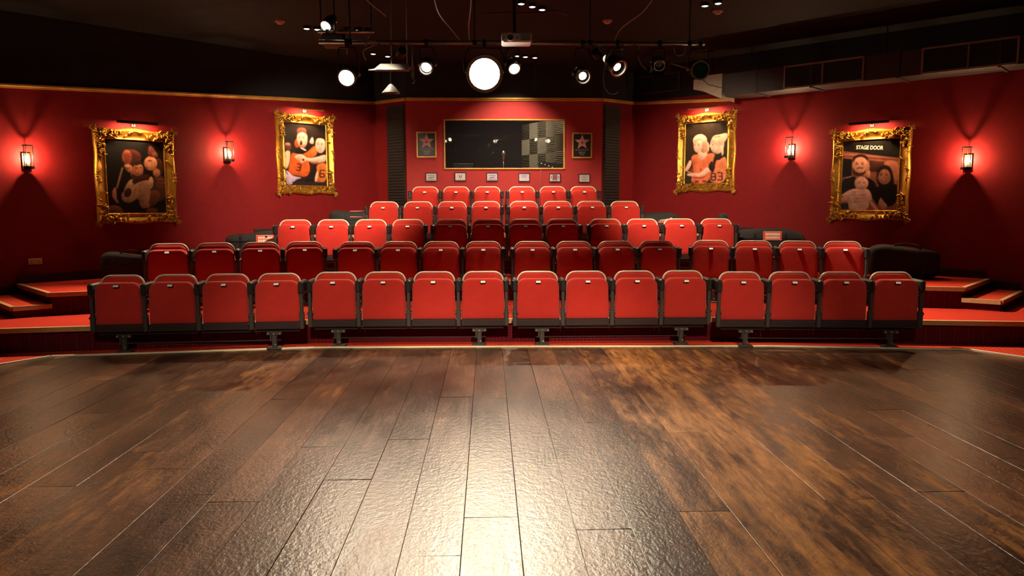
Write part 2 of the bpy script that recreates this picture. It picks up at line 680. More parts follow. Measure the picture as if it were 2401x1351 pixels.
# carpeted tiers
RISE = .258
T1 = [(-8.50, 7.20), (-1.9, 8.17), (2.44, 8.14), (9.10, 7.20)]
T2 = [(-5.99, 9.71), (-5.00, 8.66), (-4.30, 8.95), (-4.05, 9.30), (-2.1, 9.76), (2.65, 9.70), (4.62, 9.26), (4.9, 8.88), (5.64, 8.68), (6.62, 9.68)]
T3 = [(-4.95, 10.75), (-3.1, 10.86), (3.75, 10.86), (5.55, 10.75)]
T4 = [(-3.70, 12.00), (4.30, 12.00)]
back = [(CR[0], CR[1]), (BR[0], BR[1]), (BL[0], BL[1]), (CL[0], CL[1])]


def segments(name, parent, line, z, mt, h=.046, dep=.03):
    for (x0, y0), (x1, y1) in zip(line, line[1:]):
        d = Vector((x1 - x0, y1 - y0, 0))
        n = Vector((d.y, -d.x, 0)).normalized()
        t = d.normalized() * .006
        a, b = Vector((x0, y0, 0)) - t, Vector((x1, y1, 0)) + t
        o, i = n * dep, n * -.02
        P = []
        for zz in (z - h, z + .004):
            P += [(*(a + o).xy, zz), (*(b + o).xy, zz), (*(b + i).xy, zz), (*(a + i).xy, zz)]
        MB().add(P, [(3, 2, 1, 0), (4, 5, 6, 7), (0, 1, 5, 4), (1, 2, 6, 5), (2, 3, 7, 6), (3, 0, 4, 7)]).build(name, mt, parent)


wl = lambda p: (p[0], KL + p[0])
tiers = []
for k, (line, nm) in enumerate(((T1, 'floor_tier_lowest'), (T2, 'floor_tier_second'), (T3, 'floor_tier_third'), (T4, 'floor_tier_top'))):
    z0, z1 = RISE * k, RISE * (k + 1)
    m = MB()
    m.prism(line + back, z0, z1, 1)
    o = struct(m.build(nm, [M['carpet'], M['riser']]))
    tiers.append(o)
    segments('nosing', o, line, z1, M['nosing'])
# carpet between the stage edge and the first riser
m = MB()
inner = [(x, y + .034) for x, y in EDGE]
m.prism(inner + [(9.70, 1.7), (9.70, 6.5), T1[3], T1[2], T1[1], T1[0], (-9.1, 6.5), (-9.1, 2.08)], -.034, 0.0)
struct(m.build('floor_carpet', M['carpet']))
# half-height steps down the side aisles, along the slanted walls
dl = Vector((-.69, .73))
m = MB()
A, B = Vector((-5.0, 8.66)), Vector((-5.285, 8.43))
C = B + dl * 1.40
D = A + dl * 1.42
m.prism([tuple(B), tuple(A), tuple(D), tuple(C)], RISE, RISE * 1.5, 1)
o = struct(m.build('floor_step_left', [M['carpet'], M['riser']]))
segments('nosing', o, [tuple(C), tuple(B), tuple(A)], RISE * 1.5, M['nosing'])
dr = Vector((.70, .714))
m = MB()
A, B = Vector((5.64, 8.68)), Vector((5.935, 8.44))
C = B + dr * 1.32
D = A + dr * 1.36
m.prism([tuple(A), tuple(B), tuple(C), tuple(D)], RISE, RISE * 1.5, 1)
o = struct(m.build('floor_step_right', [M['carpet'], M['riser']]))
segments('nosing', o, [tuple(A), tuple(B), tuple(C)], RISE * 1.5, M['nosing'])


def baseboard(name, side, spans):
    """spans: (x0, x1, z) along the slanted wall"""
    m = MB()
    for x0, x1, z in spans:
        for_k = KL if side < 0 else KR
        a = Vector((x0, for_k - side * x0, 0))
        b = Vector((x1, for_k - side * x1, 0))
        c = (a + b) / 2
        rz = R(45) * -side
        n = Vector((.7071 * -side, -.7071, 0)) * .012
        m.box((c.x + n.x, c.y + n.y, z + .05), ((b - a).length, .022, .10), rz)
    return struct(m.build(name, M['baseboard']))


baseboard('baseboard_left', -1, [(-8.4, -6.27, RISE), (-6.27, -6.0, RISE * 1.5), (-6.0, -4.95, RISE * 2), (-4.95, -3.7, RISE * 3), (-3.7, -2.06, RISE * 4)])
baseboard('baseboard_right', 1, [(2.68, 4.3, RISE * 4), (4.3, 5.55, RISE * 3), (5.55, 6.60, RISE * 2), (6.60, 6.88, RISE * 1.5), (6.88, 9.0, RISE)])

# black louvred panels on the slanted return walls beside the booth
for nm, a, b, f0, f1, lab in (('louvre_panel', CL, BL, .46, .97, 'tall black slatted acoustic panel beside the booth on the power-socket side'), ('louvre_panel', BR, CR, .05, .50, 'tall black slatted acoustic panel beside the booth on the air-duct side')):
    d = Vector((b[0] - a[0], b[1] - a[1], 0))
    n = Vector((d.y, -d.x, 0)).normalized()
    p, q = Vector((*a, 0)) + d * f0, Vector((*a, 0)) + d * f1
    c = (p + q) / 2
    t = thing(nm, lab, 'acoustic panel', (c.x + n.x * .002, c.y + n.y * .002, 1.04), math.atan2(d.y, d.x))
    L_ = (q - p).length
    MB().box((0, -.012, 1.10), (L_, .02, 2.16)).build('backing', M['slatblack'], t)
    m = MB()
    for i in range(42):
        m.box((0, -.032, .05 + i * .05), (L_ - .02, .03, .022))
    o = m.build('slats', M['slatblack'], t)
    o['kind'] = 'stuff'


# ------------------------------------------------------------------ seats
def slab_outline(wb, wt, z0, z1, rb, rt, n=6):
    """rounded outline in x-z, counter-clockwise seen from the front (-y)"""
    out = []
    for cx, cz, r, a0 in ((wb / 2 - rb, z0 + rb, rb, -90), (wt / 2 - rt, z1 - rt, rt, 0), (-wt / 2 + rt, z1 - rt, rt, 90), (-wb / 2 + rb, z0 + rb, rb, 180)):
        for i in range(n + 1):
            a = R(a0 + 90 * i / n)
            out.append((cx + r * math.cos(a), cz + r * math.sin(a)))
    return out


def pad(outline, y0, y1, lean=0.0, zref=0.0, round_=.018, both=False):
    """upholstered slab: front at y0, back at y1, softened front rim"""
    cx = sum(p[0] for p in outline) / len(outline)
    cz = sum(p[1] for p in outline) / len(outline)
    hx = max(p[0] for p in outline) - cx
    hz = max(p[1] for p in outline) - cz
    steps = [(y1, 0.0), (y0 + round_, 0.0), (y0 + round_ * .35, round_ * .35), (y0, round_), (y0 - .004, round_ * 3.2), (y0 - .007, round_ * 6)]
    if both:
        steps = [(y1 + .004, round_ * 3), (y1, round_), (y1 - round_ * .35, round_ * .35), (y1 - round_, 0)] + steps[1:]
    m = MB()
    pts = []
    n = len(outline)
    for y, ins in steps:
        for x, z in outline:
            X, Z = cx + (x - cx) * (1 - ins / hx), cz + (z - cz) * (1 - ins / hz)
            pts.append((X, y + lean * (Z - zref), Z))
    fs_ = []
    for k in range(len(steps) - 1):
        for i in range(n):
            j = (i + 1) % n
            fs_.append((k * n + i, k * n + j, k * n + n + j, k * n + n + i))
    fs_.append(tuple(range(n - 1, -1, -1)))
    e = (len(steps) - 1) * n
    fs_.append(tuple(range(e, e + n)))
    return m.add(pts, fs_)


PITCH = .53
ME = {}
ME['seat'] = pad(slab_outline(.462, .448, .282, .718, .022, .085), -.010, .065).mesh('seat', M['seat'], 45)
ME['backrest'] = pad(slab_outline(.430, .420, .40, .768, .03, .095), .085, .135, .12, .4, .014, True).mesh('backrest', M['seat_back'], 45)
bo = slab_outline(.448, .438, .40, .780, .03, .10)
path = [p for p in bo if p[1] > .45]
ME['back_frame'] = MB().tube([(x, .105 + .12 * (z - .4), z) for x, z in path], .0095, 8).mesh('back_frame', M['piping'], True)
m = MB()
m.bbox((0, -.0225, .686), (.056, .016, .030), .003)
ME['tag_holder'] = m.mesh('tag_holder', M['blackmetal'])
ME['number_tag'] = MB().add([(-.024, -.030, .6990), (-.024, -.045, .6795), (.024, -.045, .6795), (.024, -.030, .6990), (-.024, -.029, .6985), (-.024, -.029, .6795), (.024, -.029, .6795), (.024, -.029, .6985)], [(0, 1, 2, 3), (4, 7, 6, 5), (0, 3, 7, 4), (1, 5, 6, 2), (0, 4, 5, 1), (3, 2, 6, 7)]).mesh('number_tag', M['white'])
m = MB()
m.bbox((0, .0, .244), (.474, .045, .066), .006)
m.box((0, .03, .28), (.46, .09, .012))
ME['seat_rail'] = m.mesh('seat_rail', M['pan'])
m = MB()
m.bbox((0, .10, .648), (.055, .30, .130), .014)
ME['armrest'] = m.mesh('armrest', M['arm'])
m = MB()
m.bbox((0, -.012, .405), (.033, .045, .375), .006)
m.bbox((0, -.008, .300), (.046, .060, .180), .008)
m.bbox((0, .05, .52), (.022, .13, .05), .005)
m.lathe([(-.032, .012), (.032, .012)], (0, -.02, .36), (1, 0, 0), 10, True, True)
ME['post'] = m.mesh('post', M['post'])


def make_seat(kind):
    t = thing('theatre_seat', 'red tip-up theatre seat', 'seat')
    s = obj('seat', ME['seat'], t)
    obj('tag_holder', ME['tag_holder'], s)
    obj('number_tag', ME['number_tag'], s)
    obj('backrest', ME['backrest'], t)
    obj('back_frame', ME['back_frame'], t)
    obj('seat_rail', ME['seat_rail'], t)
    for x in {'first': (-.249,), 'mid': (-PITCH / 2,), 'last': (-PITCH / 2, .249)}[kind]:
        for nm in ('armrest', 'post'):
            obj(nm, ME[nm], t).location.x = x
    return t


proto = {k: make_seat(k) for k in ('first', 'mid', 'last')}
used = {k: False for k in proto}


def make_support():
    t = thing('seat_support', 'dark steel seat support', 'seat support')
    m = MB()
    m.box((0, .035, .195), (PITCH * 4 - .1, .05, .026))
    m.build('beam', M['pan'], t)
    MB().box((0, .0, .092), (PITCH * 3 + .05, .012, .010)).build('tie_rod', M['pan'], t)
    for sx in (-1, 1):
        m = MB()
        x = sx * PITCH * 1.42
        m.bbox((x, 0, .095), (.050, .05, .17), .006)
        m.box((x, .005, .166), (.15, .06, .030))
        m.box((x - .035, .0, .130), (.014, .05, .09))
        b = m.build('bracket', M['post'], t)
        MB().bbox((x, .0, .010), (.15, .12, .020), .006).build('foot_plate', M['post'], b)
        for dx in (-.06, 0, .06):
            MB().lathe([(0, .011), (.010, .011), (.014, .006)], (x + dx, -.026, .166), (0, -1, 0), 8, True, True).build('bolt', M['bolt'], b)
        MB().lathe([(0, .010), (.010, .010)], (x + .012, -.026, .050), (0, -1, 0), 8, True, True).build('bolt', M['bolt'], b)
    return t


sup = make_support()
sup_used = False
ORD = ['first', 'second', 'third', 'fourth', 'fifth', 'sixth', 'seventh', 'eighth']
ROWS = ['front row', 'second row', 'third row', 'fourth row', 'back row']
GROUPS = [
    [(-3.003, 7.800, 4.2, 4), (-.853, 7.975, 0, 4), (1.326, 7.950, 0, 4), (3.471, 7.710, -4.2, 4)],
    [(-3.078, 9.301, 14.0, 4), (-.857, 9.380, 0, 4), (1.346, 9.320, 0, 4), (3.600, 9.241, -14.0, 4)],
    [(-1.932, 10.64, 2.0, 4), (.263, 10.58, 0, 4), (2.470, 10.575, -2.0, 4)],
    [(-.826, 11.72, 0, 4), (1.358, 11.70, 0, 4)],
    [(-.541, 12.84, 0, 3), (1.112, 12.82, 0, 3)],
]
for r, gs in enumerate(GROUPS):
    total = sum(g[3] for g in gs)
    idx = 0
    for gi, (gx, gy, ang, n) in enumerate(gs):
        ca, sa = math.cos(R(ang)), math.sin(R(ang))
        z = RISE * r
        for i in range(n):
            u = (i - (n - 1) / 2) * PITCH
            end = 'first' if i == 0 else 'last' if i == n - 1 else 'mid'
            if not used[end]:
                used[end] = True
                o = proto[end]
            else:
                o = copy_tree(proto[end])
            o.location = (gx + u * ca, gy + u * sa, z)
            o.rotation_euler = (0, 0, R(ang) + random.uniform(-.008, .008))
            half = total // 2
            side, k = ('power-socket', idx) if idx < half else ('air-duct', total - 1 - idx)
            o['label'] = 'red tip-up theatre seat, %s, %s from the end on the %s side' % (ROWS[r], ORD[k], side)
            o['group'] = 'red tip-up seats of the ' + ROWS[r]
            idx += 1
        s = sup if not sup_used else copy_tree(sup)
        sup_used = True
        s.location = (gx, gy, z)
        s.rotation_euler = (0, 0, R(ang))
        if n == 3:
            s.scale = (.75, 1, 1)
        pos = {4: ['end block on the power-socket side', 'inner block on the power-socket side', 'inner block on the air-duct side', 'end block on the air-duct side'],
               3: ['block on the power-socket side', 'middle block', 'block on the air-duct side'], 2: ['block on the power-socket side', 'block on the air-duct side']}[len(gs)][gi]
        s['label'] = 'dark steel beam and feet under the %s, %s' % (ROWS[r], pos)
        s['group'] = 'steel supports under the seat blocks'


# ------------------------------------------------------------------ framed pictures on the slanted walls
def smooth_poly(pts, n=2):
    for _ in range(n):
        out = []
        for i, p in enumerate(pts):
            q = pts[(i + 1) % len(pts)]
            out += [(p[0] * .75 + q[0] * .25, p[1] * .75 + q[1] * .25), (p[0] * .25 + q[0] * .75, p[1] * .25 + q[1] * .75)]
        pts = out
    return pts


def box_blur(a, r):
    if r < 1:
        return a
    for ax in (0, 1):
        for _ in range(2):
            p = np.pad(a, [(r + 1, r) if k == ax else (0, 0) for k in range(a.ndim)], mode='edge')
            c = np.cumsum(p, axis=ax)
            n = a.shape[ax]
            hi = np.take(c, np.arange(2 * r + 1, 2 * r + 1 + n), axis=ax)
            lo = np.take(c, np.arange(0, n), axis=ax)
            a = (hi - lo) / (2 * r + 1)
    return a


def print_material():
    m, nt, p, N, L = new_mat('photographic_print')
    at = N.new('ShaderNodeAttribute')
    at.attribute_name = 'ink'
    L.new(at.outputs['Color'], p.inputs['Base Color'])
    p.inputs['Roughness'].default_value = .55
    p.inputs['Specular IOR Level'].default_value = .2
    return m


PRINT_MAT = print_material()


class Print:
    """flat photographic print: soft colour shapes given in the pixel frame of a close look at the photograph, laid into the
    colour layer of one flat sheet"""
    NX, NY = 156, 202

    def __init__(self, quad, w, h, seed=1, gain=1.0, gamma=1.0):
        self.gain, self.gamma = gain, gamma
        self.q, self.w, self.h = quad, w, h
        rs = np.random.RandomState(seed)
        self.img = np.zeros((self.NY, self.NX, 3))
        self.U, self.V = np.meshgrid((np.arange(self.NX) + .5) / self.NX, (np.arange(self.NY) + .5) / self.NY)
        big = box_blur(rs.rand(self.NY, self.NX), 5)
        fine = box_blur(rs.rand(self.NY, self.NX), 1)
        self.tex = (big - big.mean()) / big.std() * .07 + (fine - fine.mean()) / fine.std() * .05

    def uv(self, x, y):
        (ax, ay), (bx, by), (cx, cy), (dx, dy) = self.q
        u, v = .5, .5
        for _ in range(6):
            xl, xr = ax + (dx - ax) * v, bx + (cx - bx) * v
            u = (x - xl) / (xr - xl)
            yt, yb = ay + (by - ay) * u, dy + (cy - dy) * u
            v = (y - yt) / (yb - yt)
        return (u, v)

    def poly(self, pts, c, soft=2, edge=1, shade=.9):
        if soft:
            pts = smooth_poly(pts, soft)
        p = [self.uv(*q) for q in pts]
        inside = np.zeros(self.U.shape, bool)
        for (x0, y0), (x1, y1) in zip(p, p[1:] + p[:1]):
            if y0 == y1:
                continue
            cond = ((y0 > self.V) != (y1 > self.V)) & (self.U < (x1 - x0) * (self.V - y0) / (y1 - y0) + x0)
            inside ^= cond
        mask = inside.astype(float)
        hgt = box_blur(mask, 7)
        gx = np.gradient(hgt, axis=1)
        gy = np.gradient(hgt, axis=0)
        sh = np.clip(1 + shade * (gx * -2.2 + gy * 5.0) + self.tex, .35, 1.7)
        mask = box_blur(mask, edge)[..., None]
        colr = np.array(c)[None, None, :] * sh[..., None]
        self.img = self.img * (1 - mask) + colr * mask
        return self

    def ell(self, cx, cy, rx, ry, c, rot=0):
        a = R(rot)
        pts = []
        for i in range(24):
            t = 2 * math.pi * i / 24
            x, y = rx * math.cos(t), ry * math.sin(t)
            pts.append((cx + x * math.cos(a) - y * math.sin(a), cy + x * math.sin(a) + y * math.cos(a)))
        return self.poly(pts, c, 0)

    def sheet(self, name, parent):
        nx, ny = self.NX, self.NY
        m = MB()
        pts = []
        for j in range(ny):
            for i in range(nx):
                pts.append(((i / (nx - 1) - .5) * self.w, 0, (.5 - j / (ny - 1)) * self.h))
        m.add(pts, [(j * nx + i, (j + 1) * nx + i, (j + 1) * nx + i + 1, j * nx + i + 1) for j in range(ny - 1) for i in range(nx - 1)])
        o = m.build(name, PRINT_MAT, parent)
        at = o.data.color_attributes.new('ink', 'FLOAT_COLOR', 'POINT')
        buf = np.ones((ny * nx, 4), dtype=np.float32)
        buf[:, :3] = np.clip(self.gain * self.img ** self.gamma, 0, 1).reshape(-1, 3)
        at.data.foreach_set('color', buf.ravel())
        return o

    def line(self, x0, y0, x1, y1, w, c):
        d = Vector((x1 - x0, y1 - y0)).normalized() * (w / 2)
        return self.poly([(x0 - d.y, y0 + d.x), (x1 - d.y, y1 + d.x), (x1 + d.y, y1 - d.x), (x0 + d.y, y0 - d.x)], c, 0)

    def face(self, cx, cy, rx, ry, skin, dark, look=0.0, mouth='smile'):
        """soft features laid over a head: sockets, brows, eyes, nose, cheeks, mouth"""
        mixc = lambda a, b, f: tuple(x * (1 - f) + y * f for x, y in zip(a, b))
        lit = tuple(min(1, x * 1.18) for x in skin)
        shd = mixc(skin, dark, .45)
        ox = cx + look * rx
        self.ell(cx, cy, rx, ry, skin)
        self.poly([(ox - rx * .1, cy - ry * .85), (ox + rx * .5, cy - ry * .75), (ox + rx * .45, cy - ry * .42), (ox - rx * .4, cy - ry * .42)], lit, 2, 3, .3)
        for s_ in (-1, 1):
            ex = ox + s_ * rx * .40
            self.poly([(ex - rx * .26, cy - ry * .20), (ex + rx * .26, cy - ry * .20), (ex + rx * .2, cy + ry * .02), (ex - rx * .2, cy + ry * .02)], shd, 2, 2, .2)
            self.poly([(ex - rx * .24, cy - ry * .25), (ex, cy - ry * .31), (ex + rx * .24, cy - ry * .25), (ex, cy - ry * .23)], mixc(skin, dark, .8), 1, 1, 0)
            self.ell(ex, cy - ry * .10, rx * .12, ry * .05, mixc(skin, dark, .9))
            self.poly([(ex - rx * .15, cy + ry * .16), (ex + rx * .18, cy + ry * .14), (ex + rx * .1, cy + ry * .36), (ex - rx * .1, cy + ry * .36)], lit, 2, 3, .3)
        self.poly([(ox - rx * .06, cy - ry * .12), (ox + rx * .07, cy - ry * .12), (ox + rx * .14, cy + ry * .24), (ox - rx * .14, cy + ry * .24)], lit, 1, 2, .6)
        self.poly([(ox - rx * .20, cy + ry * .22), (ox + rx * .20, cy + ry * .22), (ox + rx * .12, cy + ry * .31), (ox - rx * .12, cy + ry * .31)], shd, 1, 1, 0)
        if mouth == 'smile':
            self.poly([(ox - rx * .42, cy + ry * .42), (ox, cy + ry * .47), (ox + rx * .42, cy + ry * .42), (ox + rx * .2, cy + ry * .64), (ox - rx * .2, cy + ry * .64)], mixc(skin, dark, .6), 1, 1, 0)
            self.poly([(ox - rx * .30, cy + ry * .46), (ox, cy + ry * .50), (ox + rx * .30, cy + ry * .46), (ox + rx * .12, cy + ry * .57), (ox - rx * .12, cy + ry * .57)], mixc(lit, (1, 1, 1), .35), 1, 1, 0)
        elif mouth == 'open':
            self.ell(ox - rx * .06, cy + ry * .50, rx * .24, ry * .19, mixc(skin, dark, .95))
        else:
            self.poly([(ox - rx * .26, cy + ry * .48), (ox + rx * .26, cy + ry * .48), (ox + rx * .1, cy + ry * .57), (ox - rx * .1, cy + ry * .57)], shd, 1, 1, 0)
        self.poly([(ox - rx * .3, cy + ry * .72), (ox + rx * .3, cy + ry * .72), (ox + rx * .2, cy + ry * .80), (ox - rx * .2, cy + ry * .80)], mixc(skin, dark, .22), 1, 2, 0)
        return self

    def bg(self, c):
        (a, b, cc, d) = self.q
        return self.poly([d, cc, b, a], c, 0)


PWD, PHT = .775, 1.005         # visible print
BORD = .150


def print_one():
    p = Print([(195, 210), (885, 240), (915, 1165), (220, 1165)], PWD, PHT, 3, 1.25, 1.45)
    p.bg((.018, .013, .010))
    sk, sk2 = (.42, .21, .13), (.36, .17, .10)
    p.poly([(745, 690), (850, 660), (915, 740), (910, 1010), (740, 1010)], (.13, .065, .045))
    p.poly([(700, 860), (840, 870), (830, 1000), (720, 1110), (690, 1000)], (.20, .10, .07))
    p.poly([(560, 760), (690, 725), (730, 780), (720, 900), (690, 1090), (600, 1110), (575, 960), (500, 1020), (430, 1035), (370, 980), (380, 890), (470, 850)], (.36, .235, .165))
    p.poly([(470, 730), (540, 720), (510, 830), (420, 900), (400, 860)], (.45, .31, .22))
    p.ell(450, 900, 42, 62, (.07, .04, .03), 20)
    p.line(600, 790, 590, 1040, 12, (.26, .16, .11))
    p.line(545, 830, 510, 960, 10, (.25, .15, .10))
    p.poly([(700, 690), (760, 690), (755, 840), (700, 850)], (.50, .36, .24))
    p.poly([(500, 725), (600, 690), (650, 655), (745, 680), (690, 725), (560, 765), (510, 800)], (.10, .035, .03))
    p.ell(505, 450, 115, 108, (.11, .038, .026))
    p.ell(450, 440, 58, 95, (.30, .10, .07))
    p.poly([(410, 540), (470, 520), (520, 570), (515, 630), (465, 645), (430, 590)], sk)
    p.line(420, 548, 470, 560, 14, (.6, .4, .3))
    p.ell(565, 625, 72, 105, sk2, 20)
    p.ell(590, 590, 40, 60, (.46, .24, .15), 15)
    p.poly([(520, 480), (650, 500), (660, 560), (620, 520), (540, 560)], (.06, .03, .025))
    p.poly([(500, 640), (560, 690), (640, 650), (640, 720), (560, 750), (500, 710)], (.09, .04, .03))
    p.line(545, 585, 580, 578, 12, (.10, .04, .03))
    p.line(600, 575, 625, 572, 12, (.10, .04, .03))
    p.line(545, 655, 585, 662, 12, (.14, .04, .035))
    p.line(440, 585, 480, 578, 11, (.10, .035, .03))
    for i in range(7):
        p.line(420 + 22 * i, 380 + 6 * abs(i - 3), 440 + 20 * i, 500, 7, (.075, .026, .018))
    p.ell(820, 570, 62, 120, (.13, .06, .035))
    for i in range(6):
        p.line(780 + 16 * i, 470, 772 + 18 * i, 690, 7, (.07, .03, .018))
    p.ell(730, 520, 80, 92, (.52, .28, .18))
    p.poly([(655, 485), (700, 450), (700, 520), (670, 505)], (.55, .31, .20), 1)
    p.poly([(700, 480), (745, 475), (740, 492), (700, 494)], (.15, .06, .04), 0)
    p.poly([(660, 570), (700, 560), (690, 590), (662, 590)], (.25, .08, .06), 1)
    p.ell(800, 640, 45, 55, (.42, .22, .14))
    p.poly([(705, 305), (735, 288), (790, 350), (825, 405), (815, 445), (700, 430)], (.20, .075, .06), 1)
    p.ell(775, 395, 30, 24, (.30, .13, .09))
    p.line(395, 575, 322, 845, 17, (.40, .25, .18))
    p.poly([(285, 835), (320, 830), (310, 960), (350, 1050), (300, 1010), (258, 930)], (.40, .23, .16))
    p.poly([(220, 1065), (340, 1060), (420, 1160), (222, 1160)], (.20, .11, .08), 1)
    p.ell(735, 1130, 75, 35, (.16, .085, .06))
    p.ell(680, 1065, 30, 32, (.34, .19, .13))
    for i in range(14):
        p.ell(800 + 22 * (i % 5), 720 + 44 * (i // 5) + 13 * (i % 2), 9, 9, (.26, .14, .09))
    return p


def glyph_poly(p, ch, cx, cy, s, c, rot=0):
    """numeral drawn as strokes on a shirt"""
    segs = {'3': [(-.3, -.5, .3, -.5), (.3, -.5, .3, .5), (-.1, 0, .3, 0), (-.3, .5, .3, .5)],
            '5': [(.3, -.5, -.3, -.5), (-.3, -.5, -.3, 0), (-.3, 0, .3, 0), (.3, 0, .3, .5), (.3, .5, -.3, .5)],
            '6': [(.3, -.5, -.3, -.5), (-.3, -.5, -.3, .5), (-.3, 0, .3, 0), (.3, 0, .3, .5), (.3, .5, -.3, .5)],
            '8': [(-.3, -.5, .3, -.5), (.3, -.5, .3, .5), (-.3, 0, .3, 0), (-.3, .5, .3, .5), (-.3, -.5, -.3, .5)]}[ch]
    a = R(rot)
    tr = lambda x, y: (cx + s * (x * math.cos(a) - y * math.sin(a)), cy + s * (x * math.sin(a) + y * math.cos(a)))
    for x0, y0, x1, y1 in segs:
        p.line(*tr(x0, y0), *tr(x1, y1), s * .2, c)


def print_two():
    p = Print([(165, 235), (700, 275), (735, 1165), (170, 1165)], PWD, PHT, 7, 1.1, 1.25)
    p.bg((.045, .030, .024))
    sk, org, dk = (.80, .50, .38), (.68, .16, .035), (.03, .02, .018)
    p.poly([(470, 560), (560, 500), (720, 560), (730, 1150), (300, 1150), (300, 620)], (.05, .022, .02))
    p.ell(205, 600, 52, 65, (.20, .07, .05))
    p.ell(215, 560, 34, 22, (.55, .30, .24))
    p.poly([(160, 670), (245, 645), (240, 760), (215, 900), (165, 940)], (.78, .52, .36))
    p.poly([(250, 680), (330, 700), (420, 700), (500, 620), (570, 565), (605, 640), (585, 730), (470, 760), (510, 940), (450, 1045), (330, 1020), (198, 1010), (235, 850)], org)
    p.poly([(470, 690), (570, 580), (600, 660), (560, 740), (480, 745)], (.72, .24, .06))
    p.poly([(300, 600), (480, 560), (560, 560), (440, 700), (310, 700)], dk)
    p.ell(330, 545, 30, 65, (.62, .15, .04))
    p.ell(400, 480, 70, 125, sk)
    p.ell(392, 355, 62, 42, (.35, .13, .09))
    p.face(398, 470, 62, 105, (.82, .55, .43), (.16, .06, .04), -.12, 'open')
    p.poly([(330, 420), (345, 345), (400, 315), (450, 345), (462, 430), (440, 392), (400, 378), (358, 396)], (.30, .105, .07))
    p.poly([(352, 540), (395, 585), (445, 545), (435, 605), (390, 622), (358, 595)], (.52, .22, .13))
    p.ell(385, 548, 17, 22, (.05, .02, .02))
    p.poly([(375, 600), (460, 640), (440, 655), (380, 620)], (.85, .75, .68), 1)
    p.poly([(490, 510), (540, 430), (555, 550), (500, 545)], (.75, .55, .48), 1)
    p.ell(640, 560, 68, 125, sk)
    p.face(640, 560, 62, 115, (.85, .58, .46), (.14, .05, .04), -.1, 'smile')
    p.poly([(556, 500), (566, 420), (600, 385), (680, 388), (715, 440), (716, 530), (695, 480), (640, 462), (585, 470)], (.05, .025, .02))
    p.poly([(285, 735), (360, 700), (410, 715), (470, 765), (600, 740), (690, 700), (730, 720), (720, 800), (640, 832), (500, 815), (455, 790), (400, 840), (340, 795)], (.82, .55, .42))
    p.poly([(480, 800), (620, 830), (710, 810), (640, 850), (520, 840)], (.42, .18, .12))
    p.ell(412, 785, 16, 18, (.10, .05, .05))
    p.line(360, 740, 330, 790, 9, (.55, .30, .22))
    p.line(395, 735, 375, 800, 9, (.55, .30, .22))
    glyph_poly(p, '3', 345, 895, 95, (.10, .03, .02), 12)
    p.poly([(560, 860), (590, 840), (585, 960), (560, 1110), (450, 1120), (420, 1080), (510, 990)], dk)
    p.poly([(580, 870), (640, 835), (735, 825), (735, 1120), (555, 1115), (600, 980)], (.72, .24, .06))
    p.poly([(585, 960), (615, 930), (600, 1100), (556, 1110)], (.78, .56, .40))
    glyph_poly(p, '6', 667, 985, 100, (.12, .04, .02), 4)
    p.poly([(170, 940), (215, 960), (260, 1030), (410, 1050), (300, 1080), (270, 1150), (172, 1160)], (.55, .42, .55))
    p.line(180, 960, 205, 1010, 12, (.15, .08, .20))
    p.poly([(260, 1110), (730, 1110), (735, 1165), (270, 1165)], (.04, .025, .025), 0)
    return p


